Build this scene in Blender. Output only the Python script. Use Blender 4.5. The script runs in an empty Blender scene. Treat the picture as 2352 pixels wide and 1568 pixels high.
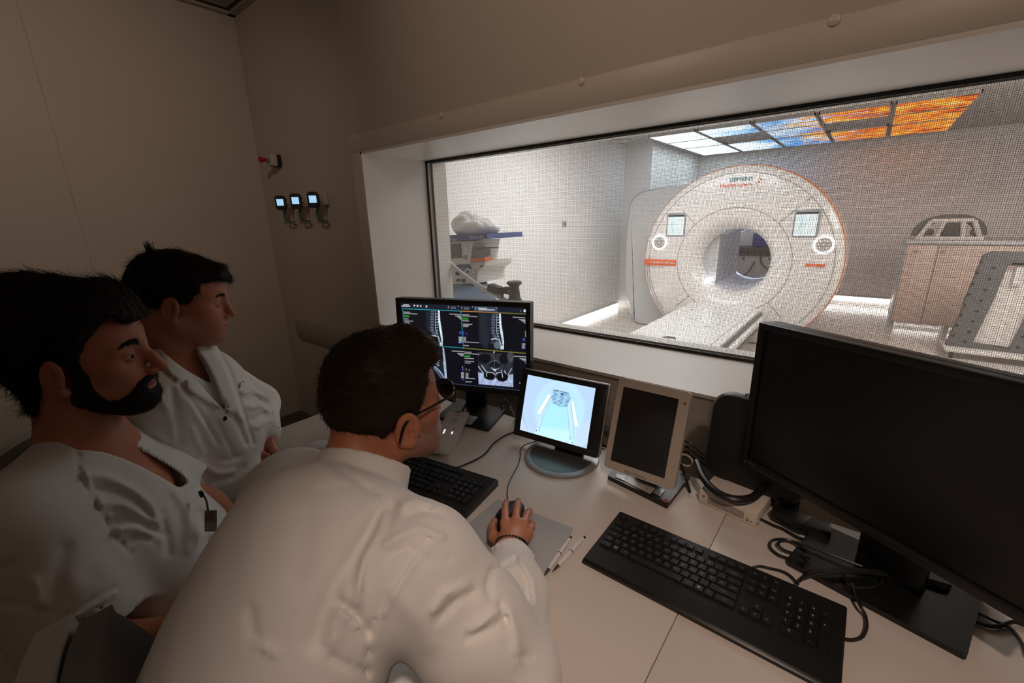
import bpy, bmesh, math, random
import numpy as np
from mathutils import Vector, Matrix
random.seed(7); rng = np.random.default_rng(11)
SC = bpy.context.scene; COL = SC.collection
PI = math.pi
# ------------------------------------------------------------------ camera model
FOC = 991.6; YAW, PIT, ROL = -.68241, .27719, -.02419
CAM = np.array([0., 0., 1.47])
def cam_axes():
    cy, sy = math.cos(YAW), math.sin(YAW); cp, sp = math.cos(PIT), math.sin(PIT)
    cr, sr = math.cos(ROL), math.sin(ROL)
    fwd = np.array([sy*cp, cy*cp, -sp]); right = np.array([cy, -sy, 0.]); up = np.cross(right, fwd)
    return np.array([cr*right+sr*up, sr*right-cr*up, fwd])
RC = cam_axes()
def ray(x, y): return RC.T @ np.array([(x-1176)/FOC, (y-784)/FOC, 1.])
def at(x, y, d): return CAM+d*ray(x, y)
def onz(x, y, z): d = ray(x, y); return CAM+d*((z-CAM[2])/d[2])
def ony(x, y, Y): d = ray(x, y); return CAM+d*((Y-CAM[1])/d[1])
def onx(x, y, X): d = ray(x, y); return CAM+d*((X-CAM[0])/d[0])
def topx(p):
    v = (np.asarray(p)-CAM) @ RC.T
    return 1176+FOC*v[..., 0]/v[..., 2], 784+FOC*v[..., 1]/v[..., 2], v[..., 2]
def lin(c):
    return tuple(((x/255+.055)/1.055)**2.4 if x > 10.3 else x/255/12.92 for x in c)
# ------------------------------------------------------------------ materials
MATS = {}
def mat(name, col=(.8, .8, .8), rough=.5, metal=0., emit=None, es=1., spec=.5, bump=None, var=None, sub=0., coat=0., sheen=0., attr=None, alpha=1.):
    if name in MATS: return MATS[name]
    m = bpy.data.materials.new(name); m.use_nodes = True
    nt = m.node_tree; b = nt.nodes['Principled BSDF']; L = nt.links
    b.inputs['Base Color'].default_value = (*col, 1); b.inputs['Roughness'].default_value = rough
    b.inputs['Metallic'].default_value = metal; b.inputs['Specular IOR Level'].default_value = spec
    b.inputs['Coat Weight'].default_value = coat; b.inputs['Sheen Weight'].default_value = sheen
    if sub: b.inputs['Subsurface Weight'].default_value = sub; b.inputs['Subsurface Radius'].default_value = (.012, .004, .002); b.inputs['Subsurface Scale'].default_value = 1.
    tc = nt.nodes.new('ShaderNodeTexCoord')
    src = None
    if attr:
        a = nt.nodes.new('ShaderNodeAttribute'); a.attribute_name = attr; src = a.outputs['Color']
        if not emit: L.new(src, b.inputs['Base Color'])
    if var:     # (scale, amount): soft colour variation of the surface itself
        n = nt.nodes.new('ShaderNodeTexNoise'); n.inputs['Scale'].default_value = var[0]; n.inputs['Detail'].default_value = 5
        L.new(tc.outputs['Object'], n.inputs['Vector'])
        r = nt.nodes.new('ShaderNodeMapRange'); r.inputs['To Min'].default_value = 1-var[1]; r.inputs['To Max'].default_value = 1+var[1]
        L.new(n.outputs['Fac'], r.inputs['Value'])
        mx = nt.nodes.new('ShaderNodeMix'); mx.data_type = 'RGBA'; mx.blend_type = 'MULTIPLY'; mx.inputs['Factor'].default_value = 1
        if src: L.new(src, mx.inputs['A'])
        else: mx.inputs['A'].default_value = (*col, 1)
        L.new(r.outputs['Result'], mx.inputs['B']); L.new(mx.outputs['Result'], b.inputs['Base Color'])
    if bump:    # (scale, strength, distance)
        n = nt.nodes.new('ShaderNodeTexNoise'); n.inputs['Scale'].default_value = bump[0]; n.inputs['Detail'].default_value = 4
        L.new(tc.outputs['Object'], n.inputs['Vector'])
        bp = nt.nodes.new('ShaderNodeBump'); bp.inputs['Strength'].default_value = bump[1]; bp.inputs['Distance'].default_value = bump[2]
        L.new(n.outputs['Fac'], bp.inputs['Height']); L.new(bp.outputs['Normal'], b.inputs['Normal'])
    if emit:
        if attr: L.new(src, b.inputs['Emission Color'])
        else: b.inputs['Emission Color'].default_value = (*emit, 1)
        b.inputs['Emission Strength'].default_value = es
    MATS[name] = m
    return m
# ------------------------------------------------------------------ scene tree
FR = {}     # world frame of every empty / part (4x4)
def tag(o, label, cat, group=None):
    o['label'] = label; o['category'] = cat
    if group: o['group'] = group
    return o
def thing(name, label, cat, loc=(0, 0, 0), rotz=0., group=None):
    o = bpy.data.objects.new(name, None); COL.objects.link(o); o.empty_display_size = .05
    o.location = [float(v) for v in loc]; o.rotation_euler = (0, 0, rotz); tag(o, label, cat, group)
    FR[o.name] = Matrix.Translation(Vector([float(v) for v in loc])) @ Matrix.Rotation(rotz, 4, 'Z')
    return o
def mesh_obj(name, V, F, mats, parent=None, mi=None, world=False, smooth=None, label=None, cols=None):
    """V (n,3), F: list of index tuples or (m,4)/(m,3) int array -> ONE mesh object"""
    V = np.asarray(V, dtype=np.float64).reshape(-1, 3)
    if world and parent is not None:
        Mi = np.array(FR[parent.name].inverted()); V = V @ Mi[:3, :3].T+Mi[:3, 3]
    me = bpy.data.meshes.new(name)
    if isinstance(F, np.ndarray):
        k = F.shape[1]; n = len(F)
        me.vertices.add(len(V)); me.vertices.foreach_set('co', V.astype(np.float32).ravel())
        me.loops.add(n*k); me.loops.foreach_set('vertex_index', F.astype(np.int32).ravel())
        me.polygons.add(n); me.polygons.foreach_set('loop_start', np.arange(0, n*k, k, dtype=np.int32))
        me.update(calc_edges=True)
    else:
        me.from_pydata(V.tolist(), [], F); me.update()
    for m in (mats if isinstance(mats, (list, tuple)) else [mats]): me.materials.append(m)
    if mi is not None: me.polygons.foreach_set('material_index', np.asarray(mi, dtype=np.int32))
    if smooth is not None:
        me.polygons.foreach_set('use_smooth', np.ones(len(me.polygons), dtype=bool))
        if smooth < 3: me.set_sharp_from_angle(angle=smooth)
    if cols is not None:
        a = me.color_attributes.new('Col', 'FLOAT_COLOR', 'POINT')
        c4 = np.ones((len(V), 4), dtype=np.float32); c4[:, :3] = cols; a.data.foreach_set('color', c4.ravel())
    me.validate()
    o = bpy.data.objects.new(name, me); COL.objects.link(o)
    if parent is not None: o.parent = parent; FR[o.name] = FR[parent.name].copy()
    else: FR[o.name] = Matrix.Identity(4)
    if label: o['label'] = label
    return o
def rotm(rz=0, rx=0, ry=0): return np.array((Matrix.Rotation(rz, 3, 'Z') @ Matrix.Rotation(ry, 3, 'Y') @ Matrix.Rotation(rx, 3, 'X')))
_rb = {}
class MB:
    """collects shapes for one mesh"""
    def __init__(s): s.v = []; s.f = []; s.m = []
    def add(s, V, F, m=0):
        o = len(s.v); s.v.extend([tuple(map(float, p)) for p in V]); s.f.extend([tuple(int(i)+o for i in f) for f in F]); s.m.extend([m]*len(F)); return s
    def box(s, c, size, R=None, bev=0., m=0, seg=2):
        bm = bmesh.new(); bmesh.ops.create_cube(bm, size=1.)
        for v in bm.verts: v.co = Vector((v.co.x*size[0], v.co.y*size[1], v.co.z*size[2]))
        if bev: bmesh.ops.bevel(bm, geom=list(bm.edges), offset=min(bev, min(size)*.49), segments=seg, profile=.5, affect='EDGES')
        V = np.array([v.co[:] for v in bm.verts]); F = [[v.index for v in f.verts] for f in bm.faces]; bm.free()
        if R is not None: V = V @ np.asarray(R).T
        return s.add(V+np.asarray(c), F, m)
    def slab(s, pts, z0, z1, m=0, r=0., n=4):
        """prism over a polygon in x,y (optionally rounded corners)"""
        P = rounded(pts, r, n) if r else np.asarray(pts, float); k = len(P)
        V = [(x, y, z0) for x, y in P]+[(x, y, z1) for x, y in P]
        F = [list(range(k))[::-1], list(range(k, 2*k))]+[[i, (i+1) % k, k+(i+1) % k, k+i] for i in range(k)]
        return s.add(V, F, m)
    def tube(s, pts, r, m=0, n=8, cap=True, sm=0):
        P = np.asarray(pts, float)
        if sm: P = spline(P, sm)
        k = len(P); rr = np.broadcast_to(np.asarray(r, float), (k,)) if np.ndim(r) == 0 or len(np.atleast_1d(r)) == k else np.interp(np.linspace(0, 1, k), np.linspace(0, 1, len(r)), r)
        T = np.gradient(P, axis=0); T /= np.linalg.norm(T, axis=1)[:, None]+1e-12
        a = np.array([0, 0, 1.]) if abs(T[0][2]) < .9 else np.array([1., 0, 0])
        V = []
        for i in range(k):
            a = a-T[i]*(a @ T[i]); a /= np.linalg.norm(a)+1e-12; b = np.cross(T[i], a)
            for j in range(n): t = 2*PI*j/n; V.append(P[i]+rr[i]*(math.cos(t)*a+math.sin(t)*b))
        F = [[i*n+j, i*n+(j+1) % n, (i+1)*n+(j+1) % n, (i+1)*n+j] for i in range(k-1) for j in range(n)]
        if cap: F += [list(range(n))[::-1], list(range((k-1)*n, k*n))]
        return s.add(V, F, m)
    def lathe(s, prof, c=(0, 0, 0), axis='Z', n=48, m=0, cap=False, R=None):
        """prof [(r, h)], revolved about an axis through c"""
        V = []; k = len(prof)
        for r, h in prof:
            for j in range(n):
                t = 2*PI*j/n; p = (r*math.cos(t), r*math.sin(t), h)
                if axis == 'Y': p = (p[0], h, -p[1])
                elif axis == 'X': p = (h, p[0], p[1])
                V.append(p)
        F = [[i*n+j, i*n+(j+1) % n, (i+1)*n+(j+1) % n, (i+1)*n+j] for i in range(k-1) for j in range(n)]
        if cap: F += [list(range(n))[::-1], list(range((k-1)*n, k*n))]
        V = np.array(V)
        if R is not None: V = V @ np.asarray(R).T
        return s.add(V+np.asarray(c), F, m)
    def text(s, body, size, c, R=None, m=0, align='CENTER', ext=.0004, sx=1.):
        cu = bpy.data.curves.new('t', 'FONT'); cu.body = body; cu.size = size; cu.align_x = align; cu.align_y = 'CENTER'; cu.extrude = ext; cu.resolution_u = 2
        ob = bpy.data.objects.new('t', cu); COL.objects.link(ob)
        bpy.context.view_layer.update()
        me = ob.to_mesh(); V = np.array([v.co[:] for v in me.vertices]).reshape(-1, 3); F = [list(p.vertices) for p in me.polygons]
        ob.to_mesh_clear(); bpy.data.objects.remove(ob); bpy.data.curves.remove(cu)
        if not len(V): return s
        V[:, 0] *= sx
        if R is not None: V = V @ np.asarray(R).T
        return s.add(V+np.asarray(c), F, m)
    def xf(s, R=None, t=(0, 0, 0)):
        V = np.array(s.v)
        if R is not None: V = V @ np.asarray(R).T
        s.v = [tuple(p) for p in V+np.asarray(t)]; return s
    def build(s, name, mats, parent=None, world=False, smooth=.6, label=None):
        return mesh_obj(name, s.v, s.f, mats, parent, s.m, world, smooth, label)
def rounded(pts, r, n=4):
    P = np.asarray(pts, float); k = len(P); out = []
    for i in range(k):
        a, b, c = P[i-1], P[i], P[(i+1) % k]
        u = (a-b)/np.linalg.norm(a-b); w = (c-b)/np.linalg.norm(c-b)
        for j in range(n+1):
            t = j/n; p0 = b+u*r; p2 = b+w*r
            out.append((1-t)**2*p0+2*t*(1-t)*b+t*t*p2)
    return np.array(out)
def spline(P, n):
    P = np.asarray(P, float); Q = np.vstack([2*P[0]-P[1], P, 2*P[-1]-P[-2]]); out = []
    for i in range(len(P)-1):
        a, b, c, d = Q[i:i+4]
        for t in np.linspace(0, 1, n, endpoint=False):
            out.append(.5*((2*b)+(-a+c)*t+(2*a-5*b+4*c-d)*t*t+(-a+3*b-3*c+d)*t**3))
    out.append(P[-1]); return np.array(out)
def struct(name, mb, m, parent=None, smooth=.6):
    o = mb.build(name, m, parent, smooth=smooth)
    if parent is None: o['kind'] = 'structure'
    return o
# ------------------------------------------------------------------ signed distance modelling (organic bodies, cloth, hair)
def F32(a): return np.asarray(a, dtype=np.float32)
def sph(p, c, r): return np.sqrt(((p-F32(c))**2).sum(1))-np.float32(r)
def ell(p, c, r, M=None):
    q = p-F32(c)
    if M is not None: q = q @ F32(M)           # columns of M = local axes
    r = F32(r); k0 = np.sqrt(((q/r)**2).sum(1)); k1 = np.sqrt(((q/(r*r))**2).sum(1))
    return k0*(k0-1)/(k1+1e-9)
def rc(p, a, b, ra, rb, flat=None):
    a = F32(a); b = F32(b); d = b-a; q = p-a
    t = np.clip(q @ d/max(float(d @ d), 1e-12), 0, 1)
    v = q-t[:, None]*d
    return np.sqrt((v*v).sum(1))-(np.float32(ra)+(np.float32(rb)-np.float32(ra))*t)
def smin(a, b, k):
    h = np.maximum(k-np.abs(a-b), 0)/k; return np.minimum(a, b)-h*h*(k*.25)
def smax(a, b, k): return -smin(-a, -b, k)
def sstep(e0, e1, x): t = np.clip((x-e0)/(e1-e0), 0, 1); return t*t*(3-2*t)
def polysd(x, y, P):
    """signed distance to a polygon in 2D (negative inside)"""
    P = np.asarray(P, np.float32); d = np.full(x.shape, 1e9, np.float32); s = np.ones(x.shape, np.float32); n = len(P)
    for i in range(n):
        a = P[i]; b = P[i-1]; e = b-a; wx = x-a[0]; wy = y-a[1]
        t = np.clip((wx*e[0]+wy*e[1])/(e @ e+1e-12), 0, 1); bx = wx-e[0]*t; by = wy-e[1]*t
        d = np.minimum(d, bx*bx+by*by)
        c1 = y >= a[1]; c2 = y < b[1]; c3 = e[0]*wy > e[1]*wx
        s = np.where((c1 & c2 & c3) | (~c1 & ~c2 & ~c3), -s, s)
    return s*np.sqrt(d)
def linesd(x, y, P):
    P = np.asarray(P, np.float32); d = np.full(x.shape, 1e9, np.float32)
    for a, b in zip(P[:-1], P[1:]):
        e = b-a; wx = x-a[0]; wy = y-a[1]; t = np.clip((wx*e[0]+wy*e[1])/(e @ e+1e-12), 0, 1)
        d = np.minimum(d, (wx-e[0]*t)**2+(wy-e[1]*t)**2)
    return np.sqrt(d)
def wav(p, k, seed, n=5):
    """cheap smooth noise in [-1,1]; k = wave number(s)"""
    g = np.random.default_rng(seed); s = 0
    for i in range(n):
        d = g.normal(size=3); d /= np.linalg.norm(d); s = s+np.sin(p @ F32(d*np.asarray(k)*(.6+.8*g.random()))+np.float32(g.random()*6.28))
    return s/n*1.6
def surface(fn, lo, hi, h, pad=1.9):
    """naive surface nets of fn(points)<0 inside the box lo..hi"""
    lo = F32(lo); c = 4; n = (np.ceil((np.asarray(hi)-lo)/(h*c)).astype(int))*c+1
    cn = (n-1)//c+1
    g = np.stack(np.meshgrid(*[np.arange(k) for k in cn], indexing='ij'), -1).reshape(-1, 3).astype(np.float32)*(h*c)+lo
    def ev(P):
        out = np.empty(len(P), np.float32)
        for i in range(0, len(P), 400000): out[i:i+400000] = fn(P[i:i+400000])
        return out
    dc = ev(g).reshape(cn)
    act = np.abs(dc) < h*c*pad
    ext = np.zeros(np.asarray(cn)*c, bool)
    D = np.repeat(np.repeat(np.repeat(dc, c, 0), c, 1), c, 2)
    A = np.repeat(np.repeat(np.repeat(act, c, 0), c, 1), c, 2)
    o = c//2                                   # centre the repeats on the coarse points
    D = D[o:o+n[0], o:o+n[1], o:o+n[2]]; A = A[o:o+n[0], o:o+n[1], o:o+n[2]]
    if D.shape != tuple(n):
        w = [(0, n[i]-D.shape[i]) for i in range(3)]; D = np.pad(D, w, mode='edge'); A = np.pad(A, w, mode='edge')
    D = D.copy(); idx = np.argwhere(A)
    D[A] = ev(idx.astype(np.float32)*h+lo)
    D[0] = D[-1] = abs(D).max(); D[:, 0] = D[:, -1] = abs(D).max(); D[:, :, 0] = D[:, :, -1] = abs(D).max()
    S = D < 0
    cnt = sum(S[i:n[0]-1+i, j:n[1]-1+j, k:n[2]-1+k].astype(np.int8) for i in (0, 1) for j in (0, 1) for k in (0, 1))
    cell = np.argwhere((cnt > 0) & (cnt < 8)); num = np.full(n-1, -1, np.int64); num[tuple(cell.T)] = np.arange(len(cell))
    acc = np.zeros((len(cell), 3)); w = np.zeros(len(cell))
    cor = {(i, j, k): D[cell[:, 0]+i, cell[:, 1]+j, cell[:, 2]+k] for i in (0, 1) for j in (0, 1) for k in (0, 1)}
    for a in list(cor):
        for ax in range(3):
            if a[ax] == 0:
                b = list(a); b[ax] = 1; b = tuple(b); da, db = cor[a], cor[b]; x = (da < 0) != (db < 0)
                t = np.where(x, da/np.where(x, da-db, 1), 0); q = np.tile(np.array(a, float), (len(cell), 1)); q[:, ax] = t
                acc += q*x[:, None]; w += x
    V = np.asarray(lo)+h*(cell+acc/w[:, None]); Q = []
    for ax in range(3):
        u, v = (ax+1) % 3, (ax+2) % 3
        sl = [slice(1, -1)]*3; sl[ax] = slice(0, n[ax]-1); s2 = list(sl); s2[ax] = slice(1, n[ax])
        s1 = S[tuple(sl)]; sb = S[tuple(s2)]; e = np.argwhere(s1 != sb)
        fl = s1[tuple(e.T)]; off = np.ones(3, int); off[ax] = 0; e = e+off
        def cellat(du, dv): d = e.copy(); d[:, u] += du; d[:, v] += dv; return num[tuple(d.T)]
        q = np.stack([cellat(-1, -1), cellat(0, -1), cellat(0, 0), cellat(-1, 0)], 1); q[~fl] = q[~fl][:, ::-1]; Q.append(q)
    Q = np.concatenate(Q); Q = Q[(Q >= 0).all(1)]
    return V, Q
def strands(V, N, flow, ln, rad, n, lift=.25, seed=1, jit=.35, root=-.002, sag=0.):
    """tapered three-sided hairs grown along a flow field"""
    g = np.random.default_rng(seed); i = g.integers(0, len(V), n); P = V[i]; Nn = N[i]
    T = flow(P); T = T-Nn*(T*Nn).sum(1)[:, None]; T += g.normal(size=T.shape)*jit; T /= np.linalg.norm(T, axis=1)[:, None]+1e-9
    L = ln*(.6+.8*g.random(n)); K = 5; B = np.cross(T, Nn); B /= np.linalg.norm(B, axis=1)[:, None]+1e-9
    pts = []; bend = g.normal(size=n)*.25
    for k in range(K):
        s = k/(K-1); q = P+Nn*(root+lift*L*np.sin(s*1.7)*(.4+.6*g.random(n)))[:, None] if False else P+Nn*(root+lift*L*math.sin(s*1.9))[:, None]+T*(L*s)[:, None]+B*(bend*L*s*s)[:, None]
        q[:, 2] -= sag*s*s*L; pts.append(q)
    VV = []
    for k in range(K):
        r = rad*(1-.8*k/(K-1))
        for j in range(3):
            a = 2*PI*j/3; VV.append(pts[k]+r*(math.cos(a)*B+math.sin(a)*Nn))
    VV = np.stack(VV, 1).reshape(-1, 3); base = (np.arange(n)*K*3)[:, None]
    q = []
    for k in range(K-1):
        for j in range(3): q.append([k*3+j, k*3+(j+1) % 3, (k+1)*3+(j+1) % 3, (k+1)*3+j])
    Q = (base[:, :, None]+np.array(q)[None]).reshape(-1, 4)
    return VV, Q
def vnormals(V, Q):
    n = np.cross(V[Q[:, 2]]-V[Q[:, 0]], V[Q[:, 3]]-V[Q[:, 1]]); N = np.zeros_like(V)
    for k in range(4): np.add.at(N, Q[:, k], n)
    return N/(np.linalg.norm(N, axis=1)[:, None]+1e-12)
def cat(*VQ):
    o = 0; Vs = []; Qs = []
    for V, Q in VQ: Vs.append(V); Qs.append(Q+o); o += len(V)
    return np.concatenate(Vs), np.concatenate(Qs)
# ================================================================== THE TWO ROOMS
WY, GY, FY = 1.4326, 1.88, 2.02          # wall face, pane, far face of the wall
XL, CZ = -3.41, 2.777
OX0, OX1, OZ0, OZ1 = -2.158, .497, .890, 1.826
paint = mat('wall_paint', (.56, .50, .44), .55, var=(3, .05), bump=(160, .06, .002))
trimw = mat('white_lacquer', (.74, .70, .66), .38, var=(4, .02))
groove = mat('panel_joint', (.30, .26, .23), .8)
flo = mat('dark_vinyl', (.10, .075, .06), .5, var=(14, .2))
ceilm = mat('ceiling_board', (.40, .37, .34), .9, bump=(90, .2, .002)); gapm = mat('shadow_gap', (.02, .02, .02), .9)
b = MB(); b.box((-.4, -.2, -.05), (6.1, 4.5, .1)); struct('floor', b, flo)
b = MB(); b.box((-.4, -.1, CZ+.05), (6.1, 3.2, .1), m=0)
b.box((-.4, WY-.055, CZ-.002), (6.1, .012, .006), m=1); b.box((XL+.055, -.1, CZ-.002), (.012, 3.1, .006), m=1)
for k in range(1, 5): b.box((XL+.06+.6*k, -.1, CZ-.001), (.006, 3.1, .004), m=1)
for k in range(1, 5): b.box((-.4, WY-.06-.6*k, CZ-.001), (6., .006, .004), m=1)
struct('ceiling', b, [ceilm, gapm])
b = MB(); b.box((0, WY-.02, CZ-.012), (2*abs(XL), .04, .016)); b.box((XL+.02, -.1, CZ-.012), (.04, 3.1, .016)); struct('trim_1', b, mat('ceiling_angle', (.42, .39, .36), .6))
b = MB()
b.box(((XL-.3+OX0)/2, (WY+FY)/2, 1.39), (OX0-XL+.3, FY-WY, 2.78)); b.box(((OX1+3.3)/2, (WY+FY)/2, 1.39), (3.3-OX1, FY-WY, 2.78))
b.box(((OX0+OX1)/2, (WY+FY)/2, OZ0/2), (OX1-OX0, FY-WY, OZ0)); b.box(((OX0+OX1)/2, (WY+FY)/2, (OZ1+2.78)/2), (OX1-OX0, FY-WY, 2.78-OZ1))
b.box((-2.1865, WY-.0006, 2.34), (.004, .002, .86), m=1)
struct('wall_back', b, [paint, mat('panel_joint_light', (.66, .6, .54), .5)])
b = MB(); b.box((XL-.05, -.1, 1.39), (.1, 3.3, 2.78))
for y in (.437, -.163): b.box((XL+.0004, y, 1.39), (.002, .0015, 2.76), m=1)
struct('wall_left', b, [paint, groove])
b = MB(); b.box((2.35, -.1, 1.39), (.1, 3.1, 2.78)); struct('wall_right', b, paint)
b = MB(); b.box((-.4, -1.65, 1.39), (6.1, .1, 2.78)); struct('wall_front', b, paint)
# the observation window ------------------------------------------------
win = bpy.data.objects.new('window_1', None); COL.objects.link(win); win['kind'] = 'structure'; win.location = (0, WY, 0)
FR['window_1'] = Matrix.Translation((0, WY, 0))
b = MB(); t = .088; y = WY-.004
b.box(((OX0+OX1)/2, y, OZ1+t/2), (OX1-OX0+2*t, .012, t), bev=.002); b.box((OX0-t/2, y, (OZ0+OZ1)/2-.007), (t, .012, OZ1-OZ0+.014), bev=.002); b.box((OX1+t/2, y, (OZ0+OZ1)/2-.007), (t, .012, OZ1-OZ0+.014), bev=.002)
b.build('window_frame', trimw and mat('frame_board', (.66, .60, .54), .42, var=(3, .03)), win, world=True)
b = MB(); q = .012; ym = (WY-.010+FY)/2; yl = FY-WY+.010
b.box(((OX0+OX1)/2, ym, OZ1-q/2), (OX1-OX0, yl, q)); b.box((OX0+q/2, ym, (OZ0+OZ1)/2), (q, yl, OZ1-OZ0)); b.box((OX1-q/2, ym, (OZ0+OZ1)/2), (q, yl, OZ1-OZ0)); b.box(((OX0+OX1)/2, ym, OZ0+q/2-.006), (OX1-OX0, yl, q))
b.build('window_sill', mat('reveal_board', (.80, .77, .74), .33, var=(5, .015), bump=(220, .05, .001)), win, world=True)
b = MB(); g = .013
for yy in (GY-.022, GY+.016):
    b.box(((OX0+OX1)/2, yy, OZ1-q-g/2), (OX1-OX0, .006, g)); b.box((OX0+q+g/2, yy, (OZ0+OZ1)/2), (g, .006, OZ1-OZ0)); b.box((OX1-q-g/2, yy, (OZ0+OZ1)/2), (g, .006, OZ1-OZ0)); b.box(((OX0+OX1)/2, yy, OZ0+q-.006+g/2), (OX1-OX0, .006, g))
b.build('gasket', mat('black_gasket', (.012, .011, .010), .5), win, world=True)
for k in range(5):
    b = MB(); b.lathe([(.0001, -.0045), (.009, -.004), (.0125, -.002), (.0130, .001)], (-2.2066+.688*k, y-.007, 1.906), 'Y', 20, cap=False)
    b.build('bolt', mat('screw_cap', (.72, .66, .60), .35), win, world=True)
def wire_mat(name, pitch, w, rot):
    m = bpy.data.materials.new(name); m.use_nodes = True; nt = m.node_tree; L = nt.links; nt.nodes.clear()
    out = nt.nodes.new('ShaderNodeOutputMaterial'); tr = nt.nodes.new('ShaderNodeBsdfTransparent'); df = nt.nodes.new('ShaderNodeBsdfPrincipled')
    df.inputs['Base Color'].default_value = (.62, .60, .58, 1); df.inputs['Roughness'].default_value = .5; df.inputs['Metallic'].default_value = .0
    mx = nt.nodes.new('ShaderNodeMixShader'); tc = nt.nodes.new('ShaderNodeTexCoord'); mp = nt.nodes.new('ShaderNodeMapping'); mp.inputs['Rotation'].default_value = (0, rot, 0); mp.inputs['Scale'].default_value = (1/pitch,)*3
    sp = nt.nodes.new('ShaderNodeSeparateXYZ'); L.new(tc.outputs['Object'], mp.inputs['Vector']); L.new(mp.outputs['Vector'], sp.inputs[0])
    o = []
    for ax in 'XZ':
        fr = nt.nodes.new('ShaderNodeMath'); fr.operation = 'FRACT'; lt = nt.nodes.new('ShaderNodeMath'); lt.operation = 'LESS_THAN'; lt.inputs[1].default_value = w
        L.new(sp.outputs[ax], fr.inputs[0]); L.new(fr.outputs[0], lt.inputs[0]); o.append(lt.outputs[0])
    mm = nt.nodes.new('ShaderNodeMath'); mm.operation = 'MAXIMUM'; L.new(o[0], mm.inputs[0]); L.new(o[1], mm.inputs[1])
    L.new(mm.outputs[0], mx.inputs[0]); L.new(tr.outputs[0], mx.inputs[1]); L.new(df.outputs[0], mx.inputs[2]); L.new(mx.outputs[0], out.inputs[0])
    return m
def pane_mat():
    m = bpy.data.materials.new('pane_glass'); m.use_nodes = True; nt = m.node_tree; L = nt.links; nt.nodes.clear()
    out = nt.nodes.new('ShaderNodeOutputMaterial'); tr = nt.nodes.new('ShaderNodeBsdfTransparent'); gl = nt.nodes.new('ShaderNodeBsdfGlossy'); gl.inputs['Roughness'].default_value = .02
    fr = nt.nodes.new('ShaderNodeFresnel'); fr.inputs['IOR'].default_value = 1.3; mx = nt.nodes.new('ShaderNodeMixShader')
    tr.inputs['Color'].default_value = (.97, .98, .98, 1)
    L.new(fr.outputs[0], mx.inputs[0]); L.new(tr.outputs[0], mx.inputs[1]); L.new(gl.outputs[0], mx.inputs[2]); L.new(mx.outputs[0], out.inputs[0]); return m
def sheet(name, y, m):
    mesh_obj(name, [(OX0+q, y, OZ0+q-.006), (OX1-q, y, OZ0+q-.006), (OX1-q, y, OZ1-q), (OX0+q, y, OZ1-q)], [[0, 1, 2, 3]], m, win, world=True)
sheet('pane', GY-.012, pane_mat()); sheet('wire_screen', GY-.004, wire_mat('shield_wire_a', .0050, .17, 0.)); sheet('wire_screen', GY+.010, wire_mat('shield_wire_b', .0041, .14, .0))
# cable duct under the window
b = MB(); b.box((-1.1, WY-.012, .727), (4.2, .022, .135), bev=.003); b.box((-1.1, WY-.0245, .727), (4.2, .004, .085), bev=.001)
struct('trim_2', b, mat('duct_plastic', (.40, .36, .32), .5))
# ================================================================== SCANNER ROOM (beyond the pane)
RZ = 2.5
wwall = mat('scanner_wall', (.84, .83, .82), .6); fl2 = mat('scanner_floor', (.62, .57, .53), .22, var=(2, .05)); c2 = mat('scanner_ceiling', (.50, .47, .45), .85)
b = MB(); b.box((0, 5.5, -.05), (6.7, 7., .1)); struct('floor_far', b, fl2)
b = MB(); b.box((0, 5.5, RZ+.05), (6.7, 7., .1)); struct('ceiling_far', b, c2)
b = MB(); b.box((-3.15, 5.45, 1.3), (.1, 6.86, 2.6)); b.box((-2.885, 7.765, 1.25), (.43, 2.2, 2.5)); struct('wall_far_left', b, wwall)
b = MB(); b.box((0, 8.92, 1.3), (6.7, .1, 2.6)); struct('wall_far_back', b, mat('scanner_wall_warm', (.74, .71, .69), .6))
b = MB(); b.box((3.25, 5.45, 1.3), (.1, 6.86, 2.6)); struct('wall_far_right', b, wwall)
ledm = mat('led_white', (1, 1, 1), .5, emit=(1, .93, .88), es=9.)
def led(name, c, s, lab):
    t = thing(name, lab, 'light', (c[0], c[1], c[2]-s[2]/2)); b = MB(); b.box(c, s, bev=.004); b.build('diffuser', ledm, t, True)
    b = MB(); b.box((c[0], c[1], c[2]+s[2]/2+.006), (s[0]+.004, s[1]+.004, .012)); b.build('rail', mat('rail_aluminium', (.7, .7, .7), .3, .6), t, True)
led('light_strip', (-3.085, 4.35, .05), (.03, 4.5, .07), 'glowing white light strip along the foot of the left scanner room wall')
led('light_strip', (.05, 8.855, .09), (1.0, .03, .07), 'glowing white light strip at the foot of the far wall, right of the scanner')
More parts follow.
